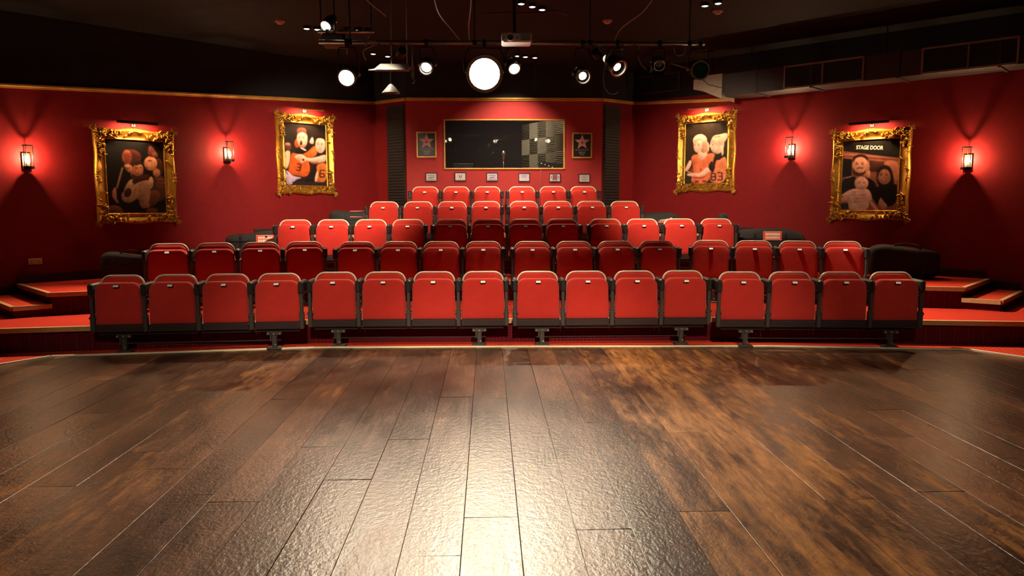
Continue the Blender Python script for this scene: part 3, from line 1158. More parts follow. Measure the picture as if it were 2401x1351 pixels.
def print_three():
    p = Print([(215, 235), (810, 210), (800, 1140), (185, 1150)], PWD, PHT, 9, 1.1, 1.25)
    p.bg((.060, .040, .026))
    sk, co = (.82, .52, .40), (.72, .22, .10)
    p.poly([(610, 760), (690, 700), (810, 700), (805, 900), (640, 900)], (.035, .022, .018))
    p.ell(515, 600, 34, 85, (.78, .50, .34))
    p.poly([(275, 735), (360, 690), (430, 730), (540, 690), (640, 690), (600, 800), (560, 1150), (275, 1150), (300, 1020), (318, 900)], co)
    p.poly([(375, 660), (470, 640), (535, 700), (440, 815), (395, 760)], sk)
    p.ell(415, 495, 102, 98, (.86, .58, .42))
    p.ell(470, 590, 55, 95, (.70, .34, .24))
    p.face(385, 570, 62, 108, (.84, .57, .45), (.18, .07, .05), -.3, 'smile')
    p.poly([(315, 480), (350, 420), (430, 400), (490, 440), (480, 540), (440, 480), (380, 500), (335, 540)], (.90, .64, .48))
    p.poly([(270, 765), (300, 830), (240, 950), (190, 960), (188, 930)], sk)
    p.poly([(318, 880), (300, 1010), (250, 960)], (.30, .07, .05))
    p.poly([(205, 1000), (300, 985), (430, 995), (505, 890), (585, 930), (510, 1010), (430, 1045), (250, 1035)], (.83, .52, .40))
    p.line(230, 965, 300, 985, 14, (.80, .50, .38))
    p.poly([(300, 1040), (440, 1055), (500, 1020), (480, 1070), (310, 1065)], (.38, .09, .06))
    p.poly([(530, 870), (600, 780), (625, 960), (560, 960)], (.04, .02, .02))
    p.poly([(640, 800), (700, 770), (805, 735), (800, 1145), (560, 1145), (560, 1010), (630, 960)], (.74, .27, .13))
    p.poly([(640, 790), (655, 740), (720, 690), (760, 720), (700, 800)], (.04, .022, .02))
    p.ell(660, 560, 98, 140, (.85, .56, .44))
    p.poly([(545, 575), (575, 530), (590, 600), (565, 600)], (.85, .58, .46), 1)
    p.poly([(575, 500), (600, 430), (700, 410), (800, 385), (805, 460), (740, 560), (650, 545), (600, 560)], (.86, .56, .42))
    p.line(610, 450, 700, 440, 14, (.55, .22, .14))
    p.poly([(690, 590), (735, 570), (755, 690), (730, 745), (715, 660)], (.86, .60, .46))
    p.line(640, 560, 740, 560, 10, (.70, .32, .24))
    p.line(585, 565, 610, 562, 10, (.20, .08, .06))
    p.poly([(575, 650), (620, 640), (600, 665)], (.50, .16, .12), 1)
    glyph_poly(p, '8', 610, 1045, 100, (.13, .05, .05), 0)
    glyph_poly(p, '3', 700, 1040, 110, (.13, .05, .05), 0)
    p.line(340, 1115, 395, 1115, 24, (.16, .05, .05))
    p.line(450, 1110, 510, 1115, 24, (.16, .05, .05))
    p.line(425, 915, 428, 950, 18, (.25, .07, .05))
    return p


def print_four():
    p = Print([(235, 245), (935, 205), (890, 1180), (185, 1180)], PWD, PHT, 5, 1.25, 1.4)
    p.bg((.030, .018, .014))
    wall = (.50, .24, .165)
    p.poly([(215, 375), (930, 480), (895, 1180), (185, 1180)], (.30, .135, .09), 0)
    p.poly([(730, 500), (925, 515), (900, 830), (830, 830), (740, 640)], wall, 1)
    for k in range(4):
        p.line(215, 392 + 26 * k, 925, 440 + 30 * k, 11, (.46, .19, .13) if k % 2 else (.17, .06, .045))
    p.poly([(235, 245), (935, 205), (920, 470), (230, 372)], (.022, .015, .012), 0)
    p.poly([(212, 470), (345, 485), (330, 730), (200, 730)], (.02, .013, .012), 0)
    p.poly([(545, 500), (735, 520), (735, 660), (560, 660)], (.12, .055, .04), 0)
    p.poly([(515, 640), (565, 640), (565, 740), (520, 740)], (.55, .33, .25), 0)
    dk = (.016, .012, .012)
    p.poly([(195, 800), (250, 735), (370, 715), (540, 725), (660, 830), (640, 1080), (185, 1000)], dk)
    p.line(250, 740, 330, 718, 12, (.45, .32, .26))
    p.ell(440, 690, 75, 70, (.42, .21, .15))
    p.ell(450, 575, 108, 145, (.50, .27, .20))
    p.poly([(335, 540), (350, 450), (440, 415), (530, 440), (560, 540), (520, 470), (420, 455), (365, 480)], (.06, .03, .022))
    p.ell(425, 650, 84, 68, (.13, .06, .045))
    p.face(438, 560, 88, 118, (.58, .33, .25), (.07, .03, .02), -.05, 'smile')
    p.poly([(352, 560), (352, 470), (400, 425), (470, 415), (530, 445), (540, 545), (522, 485), (470, 455), (410, 462), (372, 490)], (.06, .03, .022))
    p.poly([(356, 610), (395, 690), (440, 712), (490, 690), (522, 600), (505, 650), (470, 668), (410, 668), (378, 650)], (.12, .055, .04))
    p.line(395, 608, 480, 602, 13, (.13, .06, .045))
    p.poly([(640, 700), (680, 590), (740, 562), (810, 590), (845, 700), (860, 850), (800, 900), (650, 850)], (.035, .018, .015))
    p.poly([(600, 900), (690, 830), (860, 820), (895, 830), (885, 1130), (620, 1130)], dk)
    p.face(738, 710, 82, 118, (.40, .20, .15), (.06, .025, .02), -.08, 'smile')
    p.poly([(650, 760), (645, 660), (690, 585), (745, 565), (805, 590), (835, 680), (835, 830), (815, 720), (790, 640), (740, 612), (695, 640), (668, 690)], (.04, .02, .016))
    p.poly([(690, 1010), (740, 1070), (780, 1120), (740, 1170), (670, 1150), (660, 1080)], (.46, .27, .22))
    p.line(690, 1010, 720, 1080, 20, (.48, .29, .24))
    p.poly([(300, 905), (370, 880), (540, 880), (580, 960), (595, 1050), (545, 1060), (545, 1180), (285, 1180), (290, 1060), (215, 990), (205, 965)], (.56, .38, .33))
    p.poly([(185, 1010), (290, 1000), (290, 1065), (200, 1060)], (.50, .26, .22))
    p.poly([(545, 1060), (590, 1055), (640, 1140), (680, 1180), (640, 1190), (600, 1150)], (.56, .36, .30))
    for yy in (930, 975, 1020, 1065):
        p.line(340, yy, 500, yy - 8, 9, (.40, .25, .22))
    p.ell(455, 812, 90, 92, (.50, .30, .24))
    p.face(455, 815, 78, 84, (.60, .39, .33), (.14, .07, .06), .06, 'flat')
    p.poly([(185, 1085), (285, 1080), (290, 1165), (186, 1165)], (.02, .015, .015), 0)
    return p


def text_mesh(body, size, mt, ext=.0):
    cu = bpy.data.curves.new('lettering', 'FONT')
    cu.body = body
    cu.size = size
    cu.align_x = 'CENTER'
    cu.align_y = 'CENTER'
    cu.extrude = ext
    cu.offset = size * .02
    o = bpy.data.objects.new('lettering_source', cu)
    col.objects.link(o)
    dg = bpy.context.evaluated_depsgraph_get()
    me = bpy.data.meshes.new_from_object(o.evaluated_get(dg))
    bpy.data.objects.remove(o)
    me.materials.clear()
    me.materials.append(mt)
    return me


# gilded moulding
FW, FH = PWD / 2, PHT / 2
PROF = [(0, .004), (.000, .016), (.010, .022), (.022, .016), (.050, .014), (.070, .024), (.098, .048), (.120, .056), (.138, .044), (.150, .020), (.150, 0)]


def frame_mesh():
    m = MB()
    N_ = 30
    for side in range(4):
        hl = FW if side % 2 == 0 else FH
        off = FH if side % 2 == 0 else FW
        pts = []
        for i in range(N_ + 1):
            t = -1 + 2 * i / N_
            wob = .55 * math.exp(-(t / .22) ** 2) - .75 * math.exp(-((abs(t) - .48) / .17) ** 2)
            if side % 2:
                wob *= .55
            for s, h in PROF:
                amp = .020 * max(0, (s - .09) / .06)
                a = t * (hl + s)
                b = off + s + wob * amp * (1 - abs(t) ** 6)
                if side == 0:
                    x, z = a, b
                elif side == 1:
                    x, z = b, -a
                elif side == 2:
                    x, z = -a, -b
                else:
                    x, z = -b, a
                pts.append((x, -h, z))
        k = len(PROF)
        fs_ = []
        for i in range(N_):
            for j in range(k - 1):
                fs_.append((i * k + j, i * k + j + 1, (i + 1) * k + j + 1, (i + 1) * k + j))
        m.add(pts, fs_)
    return m.mesh('moulding', M['gilt'], 40)


def leaf(m, x, z, ang, l, w, h, y):
    """curled acanthus leaf: a few tapering lumps on an arc"""
    n = 4
    cur = random.uniform(-1, 1) * 1.1
    for i in range(n):
        f = i / (n - 1)
        a = ang + cur * f
        px = x + math.cos(ang + cur * f * .5) * l * f
        pz = z + math.sin(ang + cur * f * .5) * l * f
        mt = Matrix.Rotation(-a, 3, 'Y')
        m.blob((px, y - h * .4 * math.sin(math.pi * (.2 + .6 * f)), pz), (l * .30, h * .75, w * (1 - .55 * f)), mt, 6, 4)


def corner_mesh(seed):
    random.seed(seed)
    m = MB()
    for i in range(64):
        # along the two arms of the corner; corner point at (0, 0), arms along -x and -z
        arm = random.random() < .5
        d = abs(random.gauss(0, .16))
        if d > .33:
            d = random.uniform(0, .33)
        s = random.uniform(.028, .128)
        base = BORD
        if arm:
            x, z = base - s - d + .02, base - s + .0
        else:
            x, z = base - s, base - s - d + .02
        if d < .07:
            x, z = base - random.uniform(.02, .13), base - random.uniform(.02, .13)
        leaf(m, x, z, random.uniform(0, 6.28), random.uniform(.028, .046), random.uniform(.012, .020), random.uniform(.024, .044), -.038)
    for i in range(7):
        a = i / 6 * math.pi / 2
        leaf(m, BORD - .03 + .03 * math.cos(a), BORD - .03 + .03 * math.sin(a), a, .04, .012, .02, -.045)
    return m.mesh('corner_ornament', M['gilt'], True)


def mid_mesh(seed):
    random.seed(seed)
    m = MB()
    for i in range(9):
        a = math.pi * (i / 8)
        leaf(m, .055 * math.cos(a), .105 + .014 * math.sin(a), a, .034, .009, .016, -.050)
    for i in range(6):
        leaf(m, random.uniform(-.11, .11), random.uniform(.10, .130), random.uniform(0, 6.28), .026, .009, .016, -.048)
    return m.mesh('edge_ornament', M['gilt'], True)


MOULD = frame_mesh()
CORN = [corner_mesh(s) for s in (11, 23)]
MIDS = [mid_mesh(s) for s in (5,)]
YROT = lambda o, a: setattr(o, 'rotation_euler', (0, a, 0))


def picture(px, py, side, pr, label, dark_light, lit_label, tilt=0.0):
    k = KL if side < 0 else KR
    c = on_wall(px, py, k, side)
    rz = R(45) * -side
    n = Vector((.7071 * -side, -.7071, 0))
    t = thing('framed_picture', label, 'picture', c + n * .004, rz, 'gilt framed pictures on the slanted walls')
    MB().box((0, .0, 0), (PWD + .1, .005, PHT + .1)).build('backboard', M['ink'], t)
    o = pr.sheet('print', t)
    o.location.y = -.0045
    obj('moulding', MOULD, t)
    for i, (sx, sz) in enumerate(((1, 1), (-1, 1), (-1, -1), (1, -1))):
        q = obj('corner_ornament', CORN[i % 2], t)
        q['kind'] = 'stuff'
        q.location = (sx * FW, 0, sz * FH)
        YROT(q, -R(90) * i)
    for i in range(4):
        q = obj('edge_ornament', MIDS[0], t)
        q['kind'] = 'stuff'
        q.location = (0, 0, FH) if i == 0 else (FW, 0, 0) if i == 1 else (0, 0, -FH) if i == 2 else (-FW, 0, 0)
        YROT(q, R(90) * i)
    # picture light on its own arm above the frame
    zt = FH + BORD + .068
    p = thing('picture_light', lit_label, 'picture light', c + n * .002 + Vector((0, 0, zt)), rz, 'picture lights above the gilt frames')
    mt = M['blackmetal'] if dark_light else M['brass']
    MB().bbox((0, -.008, .0), (.06, .016, .07), .004).build('wall_plate', mt, p)
    MB().tube([(0, -.01, .0), (0, -.06, .02), (0, -.12, .030), (0, -.155, .022)], .008, 8).build('arm', mt, p, True)
    m = MB()
    L_ = .27
    pts, nn = [], 7
    for i in range(nn):
        a = R(50 + 215 * i / (nn - 1))
        pts.append((math.cos(a) * .020, math.sin(a) * .020))
    V = [(x, -.16 + q[0], .012 + q[1]) for x in (-L_, L_) for q in pts]
    m.add(V, [(i, i + 1, nn + i + 1, nn + i) for i in range(nn - 1)] + [tuple(range(nn)), tuple(range(2 * nn - 1, nn - 1, -1))])
    m.build('hood', mt, p)
    MB().tube([(-.20, -.158, .006), (.20, -.158, .006)], .006, 8).build('bulb', M['tubebulb'], p, True)
    light('AREA', 'picture_light_beam', (0, -.150, -.004), POW['picture'], (1, .62, .30), p, (0, -.01, -.45), shape=(.40, .02))
    return t


t1 = picture(319, 415, -1, print_one(), 'gilt framed dark picture of performers, one in a pointed hat', True, 'dark picture light above the gilt picture with the pointed hat')
t2 = picture(716, 363, -1, print_two(), 'gilt framed picture of two men in orange numbered shirts', False, 'brass picture light above the two men in orange shirts')
t3 = picture(1656, 359, 1, print_three(), 'gilt framed picture of two blond women in coral shirts', False, 'brass picture light above the two blond women')
t4 = picture(2040, 411, 1, print_four(), 'gilt framed family picture headed STAGE DOOR with man, woman and baby', True, 'dark picture light above the STAGE DOOR family picture')
pr = [c for c in t4.children if c.name.startswith('print')][0]
me = text_mesh('STAGE DOOR', .083, mat('glowing_print_lettering', (.95, .80, .58), .5, 0, .03))
o = obj('lettering', me, pr)
o.rotation_euler = (R(90), R(4.0), 0)
o.location = (-.022, -.0030, .392)
_w = max(v.co.x for v in me.vertices) - min(v.co.x for v in me.vertices)
o.scale = (.372 / _w, .92, 1)


# ------------------------------------------------------------------ wall lanterns
def sconce(px, py, side, label, broken=False):
    k = KL if side < 0 else KR
    c = on_wall(px, py, k, side)
    rz = R(45) * -side
    n = Vector((.7071 * -side, -.7071, 0))
    t = thing('wall_lantern', label, 'wall light', c + n * .002, rz, 'wall lanterns on the slanted walls')
    bm = M['blackmetal']
    MB().bbox((0, -.011, -.045), (.095, .022, .20), .004).build('back_plate', bm, t)
    m = MB()
    m.tube([(0, -.015, -.13), (0, -.06, -.135), (0, -.10, -.13)], .011, 8)
    m.lathe([(-.165, .004), (-.158, .012), (-.145, .010)], (0, -.10, 0), (0, 0, 1), 10, True, False)
    m.build('arm', bm, t, True)
    m = MB()
    m.lathe([(-.150, .050), (-.150, .068), (-.118, .068), (-.118, .030)], (0, -.10, 0), (0, 0, 1), 20, True, True)
    m.build('base', bm, t, 40)
    m = MB()
    zt = .135 if not broken else .150
    m.lathe([(zt, .050), (zt, .060), (zt + .014, .060), (zt + .014, .050), (zt, .050)], (0, -.10, 0), (0, 0, 1), 20)
    m.build('top_ring', bm, t, 40)
    m = MB()
    for a in (90, 210, 330):
        m.box((.058 * math.cos(R(a)), -.10 + .058 * math.sin(R(a)), .010), (.007, .007, .262))
    m.build('strap', bm, t)
    if not broken:
        m = MB()
        m.lathe([(-.115, .050), (.132, .050)], (0, -.10, 0), (0, 0, 1), 24)
        m.build('glass', M['tubeglass'], t, True)
    MB().lathe([(-.118, .014), (-.082, .014)], (0, -.10, 0), (0, 0, 1), 10, False, True).build('bulb_holder', M['white'], t, True)
    MB().blob((0, -.10, -.052), (.020, .020, .032), None, 12, 8).build('bulb', M['bulb'], t, True)
    light('POINT', 'lantern_glow', (0, -.10, -.012), POW['sconce'], (1, .66, .36), t, size=.02)
    return t


sconce(60, 369, -1, 'wall lantern with glass tube, on the stage side of the pointed-hat picture')
sconce(531, 356, -1, 'wall lantern with glass tube, between the pointed-hat and orange-shirt pictures')
sconce(1857, 348, 1, 'wall lantern with its glass tube missing, between the two blond women and family pictures', True)
sconce(2271, 372, 1, 'wall lantern with glass tube, on the stage side of the family picture')

# power socket
c = on_wall(82, 613, KL, -1)
t = thing('power_socket', 'beige double power socket low on the red wall', 'socket', c + Vector((.7071, -.7071, 0)) * .002, R(45))
MB().bbox((0, -.006, 0), (.155, .012, .078), .003).build('plate', M['socket'], t)
for x in (-.038, .038):
    MB().box((x, -.0125, -.008), (.030, .003, .026)).build('outlet', M['nosing'], t)
    MB().bbox((x, -.014, .022), (.014, .006, .014), .002).build('switch', M['socket'], t)

# ------------------------------------------------------------------ booth window, plaques
w = thing('window_1', 'wide control booth window with thin gold frame', 'window', ((WX0 + WX1) / 2, BOOTH_Y, (WZ0 + WZ1) / 2))
w['kind'] = 'structure'
hw, hh = (WX1 - WX0) / 2, (WZ1 - WZ0) / 2
m = MB()
for x, z, sx, sz in ((0, hh - .010, 2 * hw + .02, .024), (0, -hh + .010, 2 * hw + .02, .024), (-hw + .010, 0, .024, 2 * hh), (hw - .010, 0, .024, 2 * hh)):
    m.bbox((x, .02, z), (sx, .07, sz), .004)
m.build('window_frame', M['gold_trim'], w)
MB().box((0, .05, 0), (2 * hw - .02, .006, 2 * hh - .02)).build('pane', M['clear'], w)

# booth room
for nm, c_, s_ in (('wall_booth_room_back', (.3, 16.06, 2.1), (3.4, .1, 2.7)), ('wall_booth_room_left', (-1.33, 14.65, 2.1), (.08, 2.72, 2.7)), ('wall_booth_room_right', (1.92, 14.65, 2.1), (.08, 2.72, 2.7)), ('ceiling_booth_room', (.3, 14.7, 3.4), (3.3, 2.72, .08)), ('floor_booth_room', (.3, 14.7, .96), (3.3, 2.72, .1))):
    struct(MB().box(c_, s_).build(nm, M['boothdark']))


def foam_mesh(horizontal):
    m = MB()
    n, S, d = 9, .30, .045
    for i in range(n):
        a, b = -S / 2 + S * i / n, -S / 2 + S * (i + 1) / n
        c_ = (a + b) / 2
        if horizontal:
            pts = [(-S / 2, 0, a), (S / 2, 0, a), (S / 2, -d, c_), (-S / 2, -d, c_), (S / 2, 0, b), (-S / 2, 0, b)]
        else:
            pts = [(a, 0, S / 2), (a, 0, -S / 2), (c_, -d, -S / 2), (c_, -d, S / 2), (b, 0, -S / 2), (b, 0, S / 2)]
        m.add(pts, [(0, 1, 2, 3), (3, 2, 4, 5), (0, 3, 5), (1, 4, 2)])
    m.box((0, .012, 0), (S, .022, S))
    return m.mesh('acoustic_foam_tile', M['foam'])


FO = [foam_mesh(True), foam_mesh(False)]
P_, Q_ = Vector((1.70, 13.42)), Vector((.55, 15.60))
dd = (P_ - Q_).normalized()
ang = math.atan2(dd.y, dd.x)
for i in range(7):
    for j in range(4):
        c_ = P_ - dd * (.15 + .302 * i)
        o = obj('acoustic_foam_tile', FO[(i + j + 1) % 2])
        o.location = (c_.x, c_.y, 2.04 + .302 * j)
        o.rotation_euler = (0, 0, ang)
        tag(o, 'grey %s-ridged foam tile in the booth, %s up, %s from the window' % ('level' if (i + j + 1) % 2 == 0 else 'upright', ORD[j], ORD[i]), 'foam tile', ('level' if (i + j + 1) % 2 == 0 else 'upright') + '-ridged foam tiles behind the booth window')
light('AREA', 'booth_fill_light', (.3, 13.9, 3.32), POW['booth'], (1, .85, .65), None, (.9, 14.3, 2.0), shape=(.5, .2))  # added area light without a fixture, brightens the booth interior

# booth desk and gear
t = thing('booth_desk', 'dark control desk behind the booth window', 'desk', (.22, 13.49, 1.01))
MB().bbox((0, 0, 1.04), (2.3, .38, .04), .006).build('desk_top', M['boothdark'], t)
for x in (-1.08, 1.08):
    MB().box((x, 0, .51), (.05, .34, 1.02)).build('leg', M['boothdark'], t)
zd = 2.07
g = at_y(1180, 352, 13.62)
t = thing('microphone', 'silver gooseneck microphone standing on the booth desk', 'microphone', (g.x, 13.50, zd))
MB().lathe([(0, .055), (.012, .055), (.018, .02)], (0, 0, 0), (0, 0, 1), 16, True, True).build('base', M['blackmetal'], t, 40)
MB().tube([(0, 0, .01), (0, 0, .14), (.002, -.005, .22)], .008, 8).build('stem', M['steel'], t, True)
m = MB()
m.lathe([(.20, .014), (.30, .020)], (0, 0, 0), (0, 0, 1), 12, True, False)
m.build('handle', M['steel'], t, True)
MB().blob((0, 0, .345), (.034, .034, .046), None, 12, 8).build('grille', M['steel'], t, True)
g = at_y(1086, 384, 13.66)
t = thing('monitor', 'low black monitor with a shiny top edge in the booth', 'monitor', (g.x, 13.60, zd))
MB().bbox((0, 0, .085), (.36, .05, .16), .006).build('screen', M['blackmetal'], t)
MB().bbox((0, 0, .169), (.36, .05, .008), .002).build('top_edge', M['steel'], t)
g = at_y(1138, 388, 13.6)
t = thing('mixing_desk', 'low grey mixing desk on the booth desk', 'mixer', (g.x - .02, 13.46, zd))
MB().bbox((0, 0, .030), (.40, .24, .06), .01).build('body', M['speaker'], t)
for i in range(6):
    MB().bbox((-.15 + .06 * i, -.06, .066), (.02, .035, .014), .003).build('fader', M['white'], t)
g = at_y(1295, 384, 13.62)
t = thing('control_panel', 'black slanted lighting control panel with lamp reflections as small white blocks in the booth', 'control panel', (g.x - .04, 13.50, zd))
MB().add([(-.21, -.10, 0), (.21, -.10, 0), (.21, .10, 0), (-.21, .10, 0), (-.21, -.05, .20), (.21, -.05, .16), (.21, .10, .16), (-.21, .10, .20)],
         [(3, 2, 1, 0), (4, 5, 6, 7), (0, 1, 5, 4), (1, 2, 6, 5), (2, 3, 7, 6), (3, 0, 4, 7)]).build('body', M['board'], t)
for i in range(6):
    MB().bbox((-.17 + .065 * i, -.075 + .0 * i, .165 - .022 * i), (.022, .03, .014), .003).build('lamp_reflection', M['white'], t)  # white blocks stand in for lamp reflections on the black box
for px_, lab in ((1220, 'small white box on the booth desk behind the middle of the window'), (1059, 'small white box on the booth desk by the monitor')):
    g = at_y(px_, 394, 13.45)
    o = MB().bbox((0, 0, .022), (.075 if px_ > 1100 else .04, .04, .045), .004).build('white_box', M['white'])
    o.location = (g.x, 13.34, zd)
    tag(o, lab, 'box')


def wall_frame(name, x, z, wd, ht, label, cat, group, bar, mt, inner, depth=.02):
    t = thing(name, label, cat, (x, BOOTH_Y - .001, z), 0, group)
    m = MB()
    for cx, cz, sx, sz in ((0, ht / 2 - bar / 2, wd, bar), (0, -ht / 2 + bar / 2, wd, bar), (-wd / 2 + bar / 2, 0, bar, ht - 2 * bar), (wd / 2 - bar / 2, 0, bar, ht - 2 * bar)):
        m.bbox((cx, -depth / 2, cz), (sx, depth, sz), .003)
    m.build('frame', mt, t)
    MB().box((0, -.006, 0), (wd - bar, .008, ht - bar)).build('panel', inner, t)
    return t


def star_pts(r, r2):
    return [((r if i % 2 == 0 else r2) * math.sin(math.pi * i / 5), (r if i % 2 == 0 else r2) * math.cos(math.pi * i / 5)) for i in range(10)]


for pa, pb, lab in (((976, 309), (1024, 370), 'gold framed pink star award on the socket side of the booth window'), ((1341.5, 311), (1388, 371.5), 'gold framed pink star award on the duct side of the booth window')):
    a, b = at_y(*pa, BOOTH_Y), at_y(*pb, BOOTH_Y)
    wd, ht = b.x - a.x, a.z - b.z
    t = wall_frame('star_award', (a.x + b.x) / 2, (a.z + b.z) / 2, wd, ht, lab, 'framed award', 'star awards beside the booth window', .026, M['gold_trim'], M['board'])
    m = MB()
    sp = [(x, z + .055) for x, z in star_pts(.135, .058)]
    n = len(sp)
    V = [(x, -.0165, z) for x, z in sp] + [(x, -.010, z) for x, z in sp] + [(0, -.0165, .055)]
    m.add(V, [(2 * n, (i + 1) % n, i) for i in range(n)] + [(i, (i + 1) % n, n + (i + 1) % n, n + i) for i in range(n)])
    m.build('star', M['star'], t)
    m = MB()
    m.box((0, -.0115, -.068), (.24, .003, .006)).box((0, -.0115, -.085), (.24, .003, .004))
    m.box((0, -.0115, -.115), (.12, .003, .012)).box((0, -.0115, -.140), (.10, .003, .008)).box((0, -.0115, -.160), (.07, .003, .006))
    m.build('caption', M['speaker'], t)
    MB().lathe([(0, .018), (.004, .018)], (0, -.0165, .045), (0, -1, 0), 14, True, True).build('emblem', M['maroon_ink'], t)

PLQ = [(1011.5, 415.5, 'paper', 'wave'), (1079.5, 414.5, 'paper', 'vee'), (1154, 415, 'greylav', 'wave'), (1229, 416, 'greylav', 'plain'), (1301, 417, 'greylav', 'square'), (1370, 418, 'paper', 'lines')]
PLAB = ['small black framed certificate with a dark squiggle, under the star award on the socket side',
        'small black framed certificate with a dark V mark, below the booth window',
        'small black framed lavender certificate with text lines and squiggle below the booth window',
        'small black framed plain lavender certificate below the booth window',
        'small black framed certificate with a dark maroon square below the booth window',
        'small black framed certificate with faint text lines, under the star award on the duct side']
for (px_, py_, pm, kind), lab in zip(PLQ, PLAB):
    g = at_y(px_, py_, BOOTH_Y)
    t = wall_frame('certificate', g.x, g.z, .200, .150, lab, 'certificate', 'certificates along the booth wall', .013, M['blackmetal'], M[pm], .016)
    m = MB()
    if kind == 'wave':
        m.box((0, -.0108, .025), (.12, .002, .008)).box((-.02, -.0108, -.010), (.05, .002, .012), 0).box((.025, -.0108, -.002), (.045, .002, .010))
        for i in range(3):
            m.box((.0, -.0108, -.03 - .012 * i), (.13, .002, .003))
    elif kind == 'vee':
        for s in (-1, 1):
            m.box((s * .016, -.0108, .004), (.014, .002, .055), 0, Matrix.Rotation(R(20) * s, 3, 'Y'))
        m.box((0, -.0108, -.045), (.10, .002, .004))
    elif kind == 'square':
        m.cur = 1
        m.bbox((0, -.0112, .006), (.085, .003, .090), .001)
        m.cur = 0
        m.box((0, -.0108, -.055), (.12, .002, .006)).box((-.065, -.0108, .01), (.012, .002, .05)).box((.065, -.0108, .01), (.012, .002, .05))
    else:
        for i in range(3 if kind == 'plain' else 5):
            m.box((0, -.0108, .035 - .018 * i), (.11 - .014 * (i % 3), .002, .004))
    m.build('writing', [M['ink'], M['maroon_ink']], t)
# cord below the booth window
a = at_y(1268, 400, BOOTH_Y - .01)
o = MB().tube([(a.x, BOOTH_Y - .008, a.z + .03), (a.x + .004, BOOTH_Y - .008, 1.8), (a.x, BOOTH_Y - .008, 1.04)], .006, 6).build('cord', M['maroon_ink'], None, True)
tag(o, 'thin dark red cord running down the wall from the booth window', 'cord')


# ------------------------------------------------------------------ black kit bags
def duffel(w, d, h, name, label, loc, rz, patch=None, seed=1, lean=0.0, strap=True):
    rnd = random.Random(seed)
    t = thing(name, label, 'bag', loc, rz, 'black kit bags on the tiers')
    nu, nv = 28, 14
    ph = [rnd.uniform(0, 6.28) for _ in range(6)]
    pts, fs_ = [], []
    sg = lambda v, e: math.copysign(abs(v) ** e, v)
    for i in range(nv + 1):
        th = -math.pi / 2 + math.pi * i / nv
        for k in range(nu):
            a = 2 * math.pi * k / nu
            cx, cy, cz = sg(math.cos(th), .38) * sg(math.cos(a), .34), sg(math.cos(th), .38) * sg(math.sin(a), .5), sg(math.sin(th), .42)
            f = 1 + .05 * math.sin(3 * cx + ph[0]) * math.cos(2 * cz + ph[1]) + .035 * math.sin(7 * cx + ph[2] + 3 * cy)
            z = h / 2 * (1 + cz)
            if cz > 0:
                z *= 1 + .07 * math.sin(2.3 * cx + ph[3]) - .06 * max(0, abs(cx) - .6) - lean * cx
            pts.append((cx * w / 2 * (.96 + .04 * f), cy * d / 2 * f, max(0, z)))
    for i in range(nv):
        for k in range(nu):
            j = (k + 1) % nu
            fs_.append((i * nu + k, i * nu + j, i * nu + nu + j, i * nu + nu + k))
    MB().add(pts, fs_).build('body', M['bag'], t, True)
    m = MB()
    for sx in (-.22, .22):
        m.box((sx * w, -d * .50, h * .45), (.028, .012, h * .80))
    m.box((0, -d * .52, h * .62), (w * .86, .010, .010))
    m.build('webbing', M['blackmetal'], t)
    if strap:
        MB().tube([(-.22 * w, -d * .40, h * .86), (-.16 * w, -d * .30, h * 1.06), (0, -d * .26, h * 1.12), (.16 * w, -d * .30, h * 1.06), (.22 * w, -d * .40, h * .86)], .011, 6).build('handle', M['blackmetal'], t, True)
    if patch:
        pw, phh, px_, pz_, up = patch
        mtx = Matrix.Rotation(R(up), 4, 'X')
        b = bpy.data.objects.new('label_patch', None)
        m = MB()
        m.bbox((0, 0, 0), (pw, .008, phh), .003)
        b = m.build('label_patch', M['patch'], t)
        b.location = (px_, -d * .53 * math.cos(R(up)) , pz_)
        b.rotation_euler = (R(-up), 0, 0)
        m = MB()
        rr = random.Random(seed + 4)
        for row, zz in enumerate((phh * .17, -phh * .19)):
            x = -pw * .38
            while x < pw * .38:
                lw = rr.uniform(.05, .09) * pw
                m.box((x + lw / 2, -.0046, zz), (lw, .002, phh * .27))
                x += lw + pw * .018
        m.build('lettering', M['letter'], b)
        m = MB()
        for zz in (-phh * .43, phh * .43):
            m.box((0, -.0046, zz), (pw * .92, .002, phh * .03))
        m.build('border', M['letter'], b)
    return t


Z2, Z3, Z4 = RISE * 2, RISE * 3, RISE * 4
duffel(.74, .40, .37, 'duffel_bag', 'black duffel bag without label beside the second row, on the power-socket side', (-4.66, 9.95, Z2), R(22), None, 3, .05)
duffel(.82, .36, .335, 'duffel_bag', 'long black bag with red label beside the third row, on the power-socket side', (-3.48, 11.32, Z3), R(10), (.27, .13, .17, .235, 14), 5, -.02, False)
duffel(.78, .42, .40, 'duffel_bag', 'black bag with bright red label beside the fourth row, on the power-socket side', (-2.22, 12.50, Z4), R(8), (.27, .14, .08, .33, 42), 8, -.03, False)
duffel(.72, .42, .33, 'duffel_bag', 'black bag with red label beside the fourth row, on the air-duct side', (2.84, 12.50, Z4), R(-8), (.24, .14, .10, .235, 25), 12, .03, False)
duffel(1.02, .36, .355, 'duffel_bag', 'long black bag with red label beside the third row, on the air-duct side', (4.22, 11.20, Z3), R(-10), (.27, .135, .03, .265, 8), 15, .05, False)
duffel(.88, .42, .42, 'duffel_bag', 'big black bag without label beside the second row, on the air-duct side', (5.56, 9.88, Z2), R(-14), None, 21, .0, True)
duffel(.30, .30, .40, 'soft_bag', 'narrow black soft bag wedged against the second row end, air-duct side', (4.80, 9.72, Z2), R(-10), None, 27, .0, False)
o = MB().blob((0, 0, 0), (.075, .07, .075), None, 14, 9).build('soft_pouch', M['bag'], None, True)
o.location = (3.40, 10.80, Z2 + .790)
